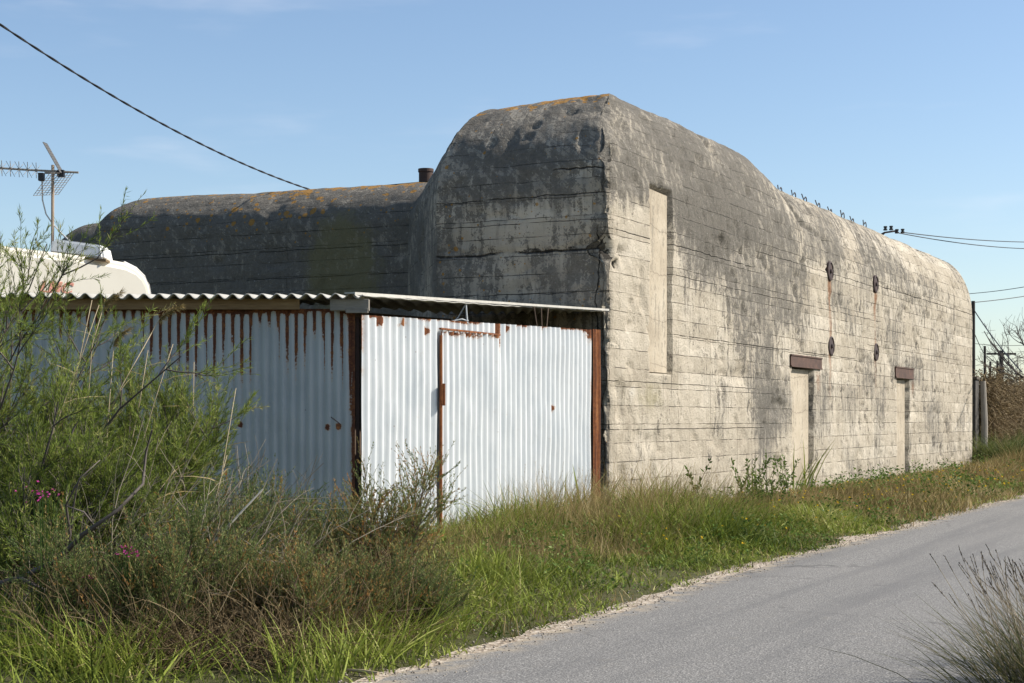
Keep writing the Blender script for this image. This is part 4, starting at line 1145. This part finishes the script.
# tangled brown dead stems below the shrubs
rng = np.random.default_rng(77)
N = 8500
px = rng.uniform(40, 420, N); Yd = rng.uniform(9.35, 12.8, N)
P = np.stack([(px-512)/F*Yd, Yd, 0*px+.03], -1); P[:, 2] += [gz(a, b) for a, b in P[:, :2]]
dd = (P[:, :2]-P0)@T; keep = dd > -4.1; P = P[keep]; N = len(P)
pt = grow(rng, P, np.stack([rng.normal(0, .7, N), rng.normal(0, .7, N), rng.uniform(.3, 1, N)], -1), rng.uniform(.25, .75, N), 6, .28, -.06)
v_, q_ = tubes(pt, .0030, .0013, 3)
o = link('dead_undergrowth', np_mesh('dead_undergrowth', v_, q_, {'tint': np.repeat(rng.normal(.5, .25, N), 18).clip(0, 1)}), BRN); tag(o, 'tangle of brown dead stems under the shrubs at left', 'undergrowth', kind='stuff')

# ------------------------------------------------------------------ grass
GRN = leaf_material('green_grass', [(0, (.055, .075, .014)), (.45, (.165, .205, .032)), (.8, (.28, .32, .058)), (1, (.43, .39, .16))], .27, .5)
DRY = leaf_material('dry_grass', [(0, (.11, .095, .032)), (.4, (.26, .19, .08)), (.75, (.42, .32, .15)), (1, (.58, .47, .27))], .3, .7)
rng = np.random.default_rng(3)
def st_xyz(s, t):
    z = ground_z(s, t)
    return np.stack([P0[0]+S[0]*s+T[0]*t, P0[1]+S[1]*s+T[1]*t, z-.01], -1)
def verge_points(N, s0, s1, t0f, t1f, power=1.0):
    f = rng.uniform(0, 1, N)**power
    s = s0 + (s1-s0)*f
    a, b = t0f(s), t1f(s)
    t = a + (b-a)*rng.uniform(0, 1, N)
    return s, t
edge = lambda s: -4.44 - .24*sstep(-5, -14, s) + .10*fbm(s*.5, 0*s+33, o=4) + .10*fbm(s*2.2, 0*s+61, o=3)
inner_t = lambda s: np.where(s < -7.4, 6.0, -.33 + .28*(s > -1.0))
def clear(s, t):                       # keep the shed's inside free
    P = st_xyz(s, t)
    ins_ = (P[:, 1] > CY-.05) & (t > -.30) & (s < -.9)
    return ~ins_
foot = lambda s, t: np.where(s > .5, .22+.78*sstep(-.4, -2.0, t), 1.0)
parts = []
# lush green, short at the lane edge and longer towards the walls
s, t = verge_points(95000, -19, 46, edge, inner_t, 1.9)
s2, t2 = verge_points(46000, -14, 1, edge, inner_t, 1.0); s = np.concatenate([s, s2]); t = np.concatenate([t, t2])
ok = clear(s, t) & (rng.uniform(0, 1, len(s)) < (.62+.38*sstep(-.55, .35, fbm(s*.9, t*.9, o=3))))
s, t = s[ok], t[ok]; P = st_xyz(s, t)
pxx = 512+F*P[:, 0]/P[:, 1]
k_ = rng.uniform(0, 1, len(s)) < 1-.86*(sstep(70, 120, pxx)*sstep(400, 340, pxx)*sstep(9.1, 9.7, P[:, 1])*sstep(14, 12, P[:, 1]))
s, t, P = s[k_], t[k_], P[k_]; N = len(P)
dist = (t-edge(s)).clip(0, 4)
near = sstep(-8, 8, s)
Ln = (.05+.34*sstep(0, 1.5, dist)*(.42+.58*sstep(-6.6, -4.2, s))*(.30+.70*sstep(.3, -3, s)+.4*sstep(12, 24, s)))*rng.uniform(.4, 1.4, N)*(1+.75*fbm(s*1.1, t*1.1, o=3)).clip(.25, 2)
D = np.stack([rng.normal(0, .38, N), rng.normal(0, .38, N), np.ones(N)], -1)
Ln = Ln*foot(s, t)
parts.append(blades(rng, P, D, Ln*1.05, .0095*rng.uniform(.5, 1.5, N)*(1+.9*near), rng.uniform(.1, .95, N), (.46+.30*fbm(s*.9, t*1.1, o=3)+rng.normal(0, .20, N)).clip(0, 1)))
# bright tussocks in the left foreground
cp = [(40, 10.0), (90, 9.5), (10, 9.5), (-10, 10.4), (60, 9.2), (345, 9.7), (370, 10.2), (395, 10.7), (25, 10.6), (330, 9.2), (120, 9.2), (415, 11.4), (420, 12.2), (450, 13.2), (480, 14.0), (500, 14.2)]
for (px, Yd) in cp:
    n = 190; a = rng.normal(0, .22, n); b = rng.normal(0, .16, n)
    P = np.stack([(px-512)/F*Yd + a, Yd + b, 0*a], -1)
    tt_ = (P[:, :2]-P0)@T; ss_ = (P[:, :2]-P0)@S
    k_ = tt_ > -4.55; P = P[k_]; P[:, 2] = ground_z(ss_, tt_)[k_]-.01; n = len(P)
    D = np.stack([rng.normal(.05, .30, n)+a[k_]*.6, rng.normal(0, .3, n), np.ones(n)], -1)
    parts.append(blades(rng, P, D, rng.uniform(.14, .46, n), rng.uniform(.006, .012, n), rng.uniform(.1, .8, n), rng.normal(.66, .16, n).clip(0, 1)))
V, Fs, Ti = join(parts)
o = link('verge_grass', np_mesh('verge_grass', V, Fs, {'tint': Ti}), GRN); tag(o, 'green grass covering the verge between lane and walls', 'grass', kind='stuff')
# dry brown grass, tall near the walls
parts = []
s, t = verge_points(80000, -12.5, 46, edge, inner_t, 1.6)
s2, t2 = verge_points(60000, 1, 42, edge, inner_t, 1.25); s = np.concatenate([s, s2]); t = np.concatenate([t, t2])
ok = clear(s, t) & (rng.uniform(0, 1, len(s)) < (.22+.55*sstep(-4.0, -1.4, t + 1.2*fbm(s*.7+4, t*.7, o=3)))) & (t < 1.2)
s, t = s[ok], t[ok]; P = st_xyz(s, t); N = len(P)
hgt = np.where(s > 1.5, .20+.62*np.exp(-((t+2.6)/1.0)**2)+.5*sstep(9, 18, s)*np.exp(-((t+2.5)/1.0)**2), sstep(-4.2, -1.7, t))
Ln = (.10 + .50*hgt*foot(s, t)*(.34+.66*sstep(-6.4, -4.0, s)+.35*sstep(14, 24, s))*(.46+.54*sstep(.3, -2.6, s)))*(1+.5*fbm(s*1.3+9, t*1.3, o=2)).clip(.4, 2)*rng.uniform(.45, 1.35, N)
D = np.stack([rng.normal(.12, .30, N), rng.normal(0, .30, N), np.ones(N)], -1)
parts.append(blades(rng, P, D, Ln, .0058*rng.uniform(.6, 1.5, N)*(1+1.0*sstep(-8, 10, s)), rng.uniform(.05, .6, N), (.42+.3*fbm(s*.8, t*.8+5, o=3)+rng.normal(0, .2, N)).clip(0, 1)))
# thin flowering stalks with feathery heads
n = 5200
s, t = verge_points(n, -9.5, 12, lambda s: -3.2+0*s, lambda s: -.40+.3*(s > -.9), 1.3)
ok = clear(s, t); s, t = s[ok], t[ok]; P = st_xyz(s, t); n = len(P)
Ls = rng.uniform(.40, .95, n)*foot(s, t)*(.34+.66*sstep(-6.4, -4.0, s))*(.30+.70*sstep(.5, -2.5, s))
pt = grow(rng, P, np.stack([rng.normal(.22, .22, n), rng.normal(0, .22, n), np.ones(n)], -1), Ls, 6, .06, -.035)
v_, q_ = tubes(pt, .0021, .0010, 3); parts.append((v_, q_, np.repeat(rng.normal(.6, .15, n), 18).clip(0, 1)))
k = rng.integers(0, n, 26000); f = rng.uniform(.66, 1, 26000); m_ = 6; fi = np.minimum((f*(m_-1)).astype(int), m_-2); fr = (f*(m_-1)-fi)[:, None]
hp = pt[k, fi]*(1-fr)+pt[k, fi+1]*fr; hd = norm(pt[k, -1]-pt[k, -2])+rng.normal(0, .35, (26000, 3))
parts.append(leaves(rng, hp, hd, rng.uniform(.015, .035, 26000), rng.uniform(.002, .0045, 26000), rng.normal(.42, .16, 26000).clip(0, 1)))
V, Fs, Ti = join(parts)
o = link('dry_grass', np_mesh('dry_grass', V, Fs, {'tint': Ti}), DRY); tag(o, 'tall brown seeding grass along the foot of the walls', 'grass', kind='stuff')
# small leafy ground cover
LEA = leaf_material('weed_leaf', [(0, (.04, .075, .016)), (.5, (.10, .165, .032)), (1, (.20, .26, .07))], .35, .5)
n = 60000
s, t = verge_points(n, -15, 44, edge, lambda s: -.5+0*s, 1.5)
ok = clear(s, t) & (fbm(s*1.3+20, t*1.3, o=3) > .30); s, t = s[ok], t[ok]; P = st_xyz(s, t); n = len(P)
P[:, 2] += rng.uniform(0, 1, n)*(.30*np.clip(fbm(s*1.3+20, t*1.3, o=3), 0, 1)+.08)*sstep(-4.5, -3.4, t)*1.3
D = np.stack([rng.normal(0, 1, n), rng.normal(0, 1, n), rng.uniform(.1, 1, n)], -1)
sc_ = (1+.7*sstep(-5, 12, s))
lv = leaves(rng, P, D, rng.uniform(.02, .06, n)*sc_, rng.uniform(.012, .028, n)*sc_, (.5+.25*fbm(s*.8, t*.8+3, o=2)+rng.normal(0, .2, n)).clip(0, 1))
o = link('weed_leaves', np_mesh('weed_leaves', lv[0], lv[1], {'tint': lv[2]}), LEA); tag(o, 'low broad-leaved weeds among the verge grass', 'weeds', kind='stuff')
# scattered yellow flowers
YEL = leaf_material('yellow_petal', [(0, (.55, .33, .01)), (1, (.75, .52, .03))], .3)
PNK = leaf_material('pink_petal', [(0, (.42, .03, .19)), (1, (.62, .10, .36))], .3)
def flowers(P, r, mat, name, label, cat, kind=None):
    n = len(P); th = np.arange(5)*2*np.pi/5
    nn_ = norm(np.stack([rng.normal(0, .5, n), rng.normal(-.5, .4, n), np.ones(n)], -1)); a = norm(np.cross(nn_, rng.normal(0, 1, (n, 3)))); b = np.cross(nn_, a)
    D = (a[:, None]*np.cos(th)[:, None] + b[:, None]*np.sin(th)[:, None] + nn_[:, None]*.3).reshape(-1, 3)
    PP = np.repeat(P, 5, 0); lv = leaves(rng, PP, D, np.repeat(r, 5), np.repeat(r*.7, 5), rng.uniform(0, 1, n*5))
    o = link(name, np_mesh(name, lv[0], lv[1], {'tint': lv[2]}), mat); tag(o, label, cat, kind=kind); return o
n = 420
s, t = verge_points(n, -6, 32, lambda s: -4.0+0*s, lambda s: -1.6+0*s, 1.0); P = st_xyz(s, t); P[:, 2] += rng.uniform(.15, .36, n)
flowers(P, rng.uniform(.012, .024, n)*(1+.7*sstep(0, 20, s)), YEL, 'yellow_wildflowers', 'small yellow wildflowers dotted through the verge grass', 'flowers', 'stuff')
for (x0, y0, n, spr, lab) in ((42, 493, 20, 8, 'upper cluster of pink blossoms amid the feathery shrub'), (130, 552, 20, 7, 'lower right pink blossoms in the dark of the thicket'), (88, 578, 7, 3, 'lowest small pink blossom above the foreground grass')):
    Yd = 9.75; qx = rng.normal(x0, spr, n); qy = rng.normal(y0, spr*.55, n)
    P = np.array([at(a, b, Yd+rng.uniform(-.1, .1)) for a, b in zip(qx, qy)])
    ft = thing('pink_flower', lab, 'flower')
    o = flowers(P, rng.uniform(.008, .015, n), PNK, 'blossoms', None, None); o.parent = ft
    mb = MB(); g0 = np.array(at(x0-6, 620, Yd)); g0[2] = gz(g0[0], Yd)
    for q in P[:10]: mb.tube([g0, (g0+q)/2+np.array([.02, 0, .05]), q], .0025, 4)
    mb.build('stems', LEA, ft)

# ------------------------------------------------------------------ dry reeds standing in the shrubs
REED = simple('dry_reed', [(.3, (.26, .20, .12)), (.6, (.42, .34, .22)), (.8, (.54, .46, .33))], 8, .8)
reed_defs = [([(62, 610), (64, 500), (62, 440), (75, 380), (92, 300)], 12.4, 0, 'pale reed slanting up to the eave, just right of the leftmost long reed'),
             ([(32, 560), (50, 440), (80, 360), (99, 305)], 12.2, 0, 'leftmost long pale reed leaning right'),
             ([(45, 600), (80, 480), (120, 390), (160, 318)], 12.0, 1, 'bent reed with the largest brown plume under the eave'),
             ([(90, 570), (104, 500), (108, 420), (114, 342)], 12.5, 1, 'upright reed with a small plume left of the large plume'),
             ([(118, 520), (130, 450), (140, 400), (148, 350)], 12.6, 0, 'short reed just below the large brown plume'),
             ([(100, 545), (140, 450), (155, 400), (173, 344)], 12.3, 0, 'pale bare reed ending right of the large plume'),
             ([(80, 470), (88, 400), (92, 345), (104, 305)], 12.8, 1, 'reed with drooping head against the rusted sheets'),
             ([(130, 560), (160, 490), (175, 470)], 11.6, 0, 'short thin reed over the broad green shrub'),
             ([(200, 560), (212, 530), (236, 388)], 12.6, 0, 'long straight reed before the shaded corrugated wall'),
             ([(192, 450), (193, 420), (194, 362)], 13.0, 0, 'short vertical reed above the broad green shrub'),
             ([(170, 620), (215, 500), (227, 455)], 11.4, 0, 'grey reed beside the pale cane')]
for pts, Yd, plume, lab in reed_defs:
    t = thing('dry_reed', lab.replace('’', "'"), 'reed', 'dry reeds among the left shrubs')
    P = [Vector(at(px, py, Yd)) for px, py in pts]
    g = Vector((P[0].x-.03, Yd, gz(P[0].x, Yd)-.02)); P = [g]+P
    n = len(P); mb = MB(); mb.tube(P, [.0065-.0035*i/(n-1) for i in range(n)], 6); mb.build('stem', REED, t, True)
    nl = 5; lp = []; ld = []
    for k in range(nl):
        f_ = random.uniform(.3, .9)*(n-1); i0 = min(int(f_), n-2); q = P[i0].lerp(P[i0+1], f_-i0); lp.append(q[:]); ld.append((random.uniform(-1, 1), random.uniform(-.6, .6), random.uniform(.2, 1)))
    bl = blades(rng, np.array(lp), np.array(ld), rng.uniform(.12, .32, nl), rng.uniform(.005, .010, nl), rng.uniform(.4, 1.0, nl), rng.uniform(.5, 1, nl))
    for k in range(nl):
        link('blade', np_mesh('blade', bl[0][k*8:k*8+8], np.arange(8).reshape(4, 2)[[[0, 1], [1, 2], [2, 3]]].reshape(3, 4)[:, [0, 1, 3, 2]], {'tint': bl[2][k*8:k*8+8]}), DRY, t)
    if plume:
        k = 260 if plume else 0; tip = np.array(P[-1]); dr = np.array((P[-1]-P[-2]).normalized())
        f_ = rng.uniform(-.2, .75, k); cen = tip + dr*(.14*f_)[:, None] + np.array([.16, 0, .0])*(f_.clip(0, 1)**1.5)[:, None]
        lv = leaves(rng, cen, dr*.4+np.array([.7, 0, -.25])+rng.normal(0, .4, (k, 3)), rng.uniform(.03, .075, k), rng.uniform(.003, .006, k), rng.uniform(.1, .7, k))
        link('plume', np_mesh('plume', lv[0], lv[1], {'tint': lv[2]}), DRY, t)
mb = MB(); a = at(203, 553, 10.9); mb.tube([a, at(232, 522, 10.9), at(263, 489, 10.95)], [.010, .009, .006], 6)
tag(mb.build('pale_cane', simple('bleached_cane', [(.3, (.5, .44, .34)), (.7, (.68, .62, .52))], 6)), 'bleached bare cane leaning diagonally out of the left thicket', 'cane')
mb = MB(); q = [at(346, 676, 9.42), at(362, 677, 9.36), at(378, 680.5, 9.28)]; mb.tube([(a[0], a[1], gz(a[0], a[1])+.03) for a in q], [.006, .013, .011], 6)
tag(mb.build('cane_piece', REED), 'broken piece of pale cane lying at the lane edge', 'cane')

# ------------------------------------------------------------------ leafy weeds and reed shoots at the wall
def weed(px, s, t, hh, seed, lab, nst=7, lw=(.07, .028), dk=0.45, nl=34, spr=.35):
    rng = np.random.default_rng(seed)
    th_ = thing('leafy_weed', lab, 'plant'); n = nst
    P = st_xyz(s+rng.normal(0, spr*.4, n), t+rng.normal(0, spr*.25, n))
    st = grow(rng, P, np.stack([rng.normal(0, .25, n), rng.normal(0, .25, n), np.ones(n)], -1), hh*rng.uniform(.6, 1, n), 7, .10, .02)
    v_, q_ = tubes(st, .007, .0025, 5); link('stem', np_mesh('stem', v_, q_, smooth=True), dry_bark, th_)
    lp, ld, _ = pick(rng, st, nl*n, .25, 1.0)
    ld = norm(ld*.5+rng.normal(0, .6, ld.shape)+np.array([0, 0, .2])); k = len(lp)
    lv = leaves(rng, lp, ld, lw[0]*rng.uniform(.5, 1.3, k), lw[1]*rng.uniform(.6, 1.3, k), rng.normal(dk, .18, k).clip(0, 1))
    link('foliage', np_mesh('foliage', lv[0], lv[1], {'tint': lv[2]}), LEA, th_)
weed(0, 2.1, -.55, 1.15, 1, 'single tall leafy stem below the walled-up embrasure', 2, (.09, .045), .25, 26, .1)
weed(0, 4.6, -.8, .95, 2, 'leafy weed clump with reddish stems against the pale wall', 9, (.08, .030), .45, 30, .5)
weed(0, 6.0, -.9, .85, 3, 'leafy weed clump between the reddish clump and the reed shoots', 10, (.08, .030), .5, 30, .6)
weed(0, 3.4, -1.2, .70, 4, 'lower leafy weed clump left of the reddish clump', 8, (.08, .03), .5, 30, .5)
weed(0, 1.0, -2.1, .50, 5, 'low bluish-leaved weed patch near the yellow flowers', 12, (.06, .03), .4, 36, .6)
def shoots(s, t, hh, n, seed, lab):
    rng = np.random.default_rng(seed)
    P = st_xyz(s+rng.normal(0, .16, n), t+rng.normal(0, .10, n))
    D = np.stack([rng.normal(.15, .22, n), rng.normal(0, .15, n), np.ones(n)], -1)
    bl = blades(rng, P, D, hh*rng.uniform(.55, 1.05, n), rng.uniform(.022, .038, n), rng.uniform(.05, .45, n), rng.normal(.72, .12, n).clip(0, 1))
    o = link('reed_shoots', np_mesh('reed_shoots', bl[0], bl[1], {'tint': bl[2]}), GRN); tag(o, lab, 'plant')
shoots(8.3, -.6, 1.25, 13, 21, 'bright green reed shoots just left of the first walled-up doorway')
shoots(-2.3, -.75, .95, 8, 22, 'bright green reed shoots in front of the right end of the white shed')
shoots(5.4, -.6, .7, 7, 23, 'short green reed shoots among the leafy weeds at the wall')

# ------------------------------------------------------------------ grass tuft in the right foreground
def tuft(x, y, n, hh, seed, lab, lean):
    rng = np.random.default_rng(seed)
    t = thing('grass_tuft', lab, 'grass tuft', 'seeding grass tufts at the right')
    r_ = .20
    P = np.stack([x+rng.normal(0, r_, n), y+rng.normal(0, r_*.8, n), 0*np.arange(n)+gz(x, y)-.01], -1)
    off = P[:, :2]-np.array([x, y])
    D = np.stack([lean+off[:, 0]*1.6+rng.normal(0, .2, n), off[:, 1]*1.6+rng.normal(0, .25, n), np.ones(n)], -1)
    bl = blades(rng, P, D, hh*rng.uniform(.3, .85, n), rng.uniform(.003, .006, n), rng.uniform(.1, .6, n), rng.normal(.40, .2, n).clip(0, 1))
    link('blades', np_mesh('blades', bl[0], bl[1], {'tint': bl[2]}), TUFT, t)
    m_ = max(10, n//12)
    P = np.stack([x+rng.normal(0, r_*.8, m_), y+rng.normal(0, r_*.6, m_), 0*np.arange(m_)+gz(x, y)], -1)
    st = grow(rng, P, np.stack([lean*1.35+rng.normal(-.10, .17, m_), rng.normal(0, .16, m_), np.ones(m_)], -1), hh*rng.uniform(.75, 1.15, m_), 8, .035, -.03)
    v_, q_ = tubes(st, .0022, .0012, 4); link('stalks', np_mesh('stalks', v_, q_, {'tint': np.repeat(rng.uniform(.3, .8, m_), 32)}), STK, t)
    k = m_*44; i = rng.integers(0, m_, k); f = rng.uniform(.86, 1.0, k)*7; fi = np.minimum(f.astype(int), 6); fr = (f-fi)[:, None]
    cp_ = st[i, fi]*(1-fr)+st[i, fi+1]*fr; cd = norm(st[i, -1]-st[i, -2])+rng.normal(0, .15, (k, 3))
    lv = leaves(rng, cp_, cd, rng.uniform(.012, .022, k), rng.uniform(.002, .0035, k), rng.uniform(0, .6, k)); link('seed_heads', np_mesh('seed_heads', lv[0], lv[1], {'tint': lv[2]}), SEED, t)
TUFT = leaf_material('tuft_green', [(0, (.035, .042, .016)), (.45, (.11, .115, .045)), (.75, (.23, .185, .095)), (1, (.40, .32, .19))], .3)
STK = leaf_material('stalk_tan', [(0, (.20, .155, .10)), (1, (.42, .34, .23))], .1)
SEED = leaf_material('seed_dark', [(0, (.020, .015, .014)), (1, (.09, .065, .05))], .1)
tuft(3.02, 8.9, 800, .76, 31, 'dense seeding grass tuft at the lower right frame corner', -.22)
tuft(3.42, 9.7, 420, .74, 32, 'sparser seeding grass tuft behind the dense corner tuft', -.28)
# near-side verge beyond the lane's right edge
rng = np.random.default_rng(8); n = 9000
s = rng.uniform(-20, 60, n); t = -8.45 - np.abs(rng.normal(0, 1.2, n)); P = st_xyz(s, t)
ok = ~((np.abs(P[:, 0]) < 1.2) & (P[:, 1] < 3)); P = P[ok]; n = len(P)
bl = blades(rng, P, np.stack([rng.normal(0, .35, n), rng.normal(0, .35, n), np.ones(n)], -1), rng.uniform(.08, .26, n), rng.uniform(.004, .009, n), rng.uniform(.1, .7, n), rng.normal(.45, .2, n).clip(0, 1))
o = link('roadside_grass', np_mesh('roadside_grass', bl[0], bl[1], {'tint': bl[2]}), GRN); tag(o, 'short grass on the camera side of the lane', 'grass', kind='stuff')

# ------------------------------------------------------------------ far right: pillar, post, overgrown wall, bare tree
pil = thing('gate_pillar', 'dark square pillar between the bunker end and the overgrown wall', 'pillar')
mb = MB(); c = W(31.2, .55); mb.box((c[0], c[1], 1.35), (.62, .62, 2.95), math.atan2(S[1], S[0]), .03); mb.build('shaft', simple('pillar_concrete', [(.3, (.05, .045, .04)), (.6, (.10, .09, .078)), (.8, (.18, .165, .14))], 4), pil)
mb = MB(); mb.box((c[0], c[1], 2.86), (.72, .72, .09), math.atan2(S[1], S[0]), .015); mb.build('cap', simple('pillar_cap', [(.3, (.06, .05, .04)), (.7, (.16, .13, .10))], 4), pil)
p = at(984, 381, 51.2); mb = MB(); mb.tube([(p[0], p[1], -.1), (p[0]+.02, p[1], 1.4), (p[0]-.03, p[1], p[2])], [.105, .10, .085], 10)
tag(mb.build('timber_post', simple('bleached_post', [(.3, (.22, .19, .155)), (.6, (.36, .32, .27)), (.8, (.48, .44, .38))], 5, .9, .1, .4, .01, 0, (5, 5, .5))), 'pale weathered timber post beside the dark pillar', 'post')
wl_ = thing('overgrown_wall', 'roadside wall smothered in brown dead creeper and weeds', 'wall')
mb = MB(); mb.prism([W(31.6, .35, -.1), W(75, .35, -.1), W(75, .35, 2.55), W(31.6, .35, 2.62)], Vector((T[0]*.35, T[1]*.35, 0))); mb.build('masonry', simple('old_wall', [(.3, (.09, .075, .055)), (.7, (.22, .19, .15))], 2), wl_)
rng = np.random.default_rng(15); n = 5200
f = rng.uniform(0, 1, n)**1.6; s = 31.7+f*43; h = rng.uniform(.4, 2.85, n); 
P = np.stack([P0[0]+S[0]*s+T[0]*(.35-rng.uniform(0, .45, n)), P0[1]+S[1]*s+T[1]*(.35-rng.uniform(0, .4, n)), h], -1)
pt = grow(rng, P, np.stack([rng.normal(0, .8, n), rng.normal(-.2, .6, n), rng.normal(.1, .8, n)], -1), rng.uniform(.4, 1.1, n), 6, .3, -.22)
v_, q_ = tubes(pt, .016, .008, 3)
link('creeper', np_mesh('creeper', v_, q_, {'tint': np.repeat(rng.normal(.55, .2, n), 18).clip(0, 1)}), BRN, wl_)
k = 34000; i = rng.integers(0, n, k); m_ = rng.integers(1, 6, k); lp = pt[i, m_]
lv = leaves(rng, lp+rng.normal(0, .04, (k, 3)), rng.normal(0, 1, (k, 3))+np.array([0, -.3, -.2]), rng.uniform(.05, .13, k), rng.uniform(.02, .05, k), rng.normal(.5, .22, k).clip(0, 1))
link('dead_leaves', np_mesh('dead_leaves', lv[0], lv[1], {'tint': lv[2]}), BRN, wl_)
# green-brown scrub at the foot of that wall
n = 24000; s = 29.2+rng.uniform(0, 1, n)**1.5*40; t = -rng.uniform(0, 3.9, n)+.2; P = st_xyz(s, t)
bl = blades(rng, P, np.stack([rng.normal(0, .5, n), rng.normal(0, .5, n), np.ones(n)], -1), rng.uniform(.3, 1.55, n)*(.12+.88*sstep(-4.0, -.5, t)), rng.uniform(.012, .024, n), rng.uniform(.2, .9, n), rng.normal(.45, .22, n).clip(0, 1))
SCR = leaf_material('scrub', [(0, (.05, .07, .022)), (.5, (.13, .155, .045)), (.75, (.22, .20, .08)), (1, (.34, .27, .14))], .3)
o = link('wall_scrub', np_mesh('wall_scrub', bl[0], bl[1], {'tint': bl[2]}), SCR); tag(o, 'rank grass and scrub below the overgrown wall', 'scrub grass', kind='stuff')
# bare tree
tr_ = thing('bare_tree', 'leafless tree reaching in over the overgrown wall', 'tree'); rng = np.random.default_rng(23)
tx, ty = XY(1052, 62); tr_.location = (tx, ty, 0)
trunk = grow(rng, np.array([[0, 0, -.1]]), np.array([[-.05, 0, 1.0]]), np.array([3.0]), 7, .04, 0)
v_, q_ = tubes(trunk, .16, .11, 9); link('trunk', np_mesh('trunk', v_, q_, smooth=True), bark, tr_)
l1p, l1d, _ = pick(rng, trunk, 16, .55, 1.0)
l1 = grow(rng, l1p, np.stack([rng.normal(-.25, .9, 16), rng.normal(0, .8, 16), rng.uniform(.3, 1, 16)], -1), rng.uniform(2.0, 3.4, 16), 8, .12, .02)
l2p, l2d, _ = pick(rng, l1, 90, .25, 1.0); l2 = grow(rng, l2p, l2d+rng.normal(0, .7, (90, 3)), rng.uniform(.7, 1.6, 90), 6, .15, .03)
l3p, l3d, _ = pick(rng, l2, 620, .15, 1.0); l3 = grow(rng, l3p, l3d+rng.normal(0, .6, (620, 3)), rng.uniform(.35, .8, 620), 5, .15, .03)
V, Fs, _ = join([(*tubes(l1, .045, .016, 6), np.zeros(1)), (*tubes(l2, .018, .010, 4), np.zeros(1)), (*tubes(l3, .009, .005, 3), np.zeros(1))])
link('limbs', np_mesh('limbs', V, Fs, smooth=True), bark, tr_)
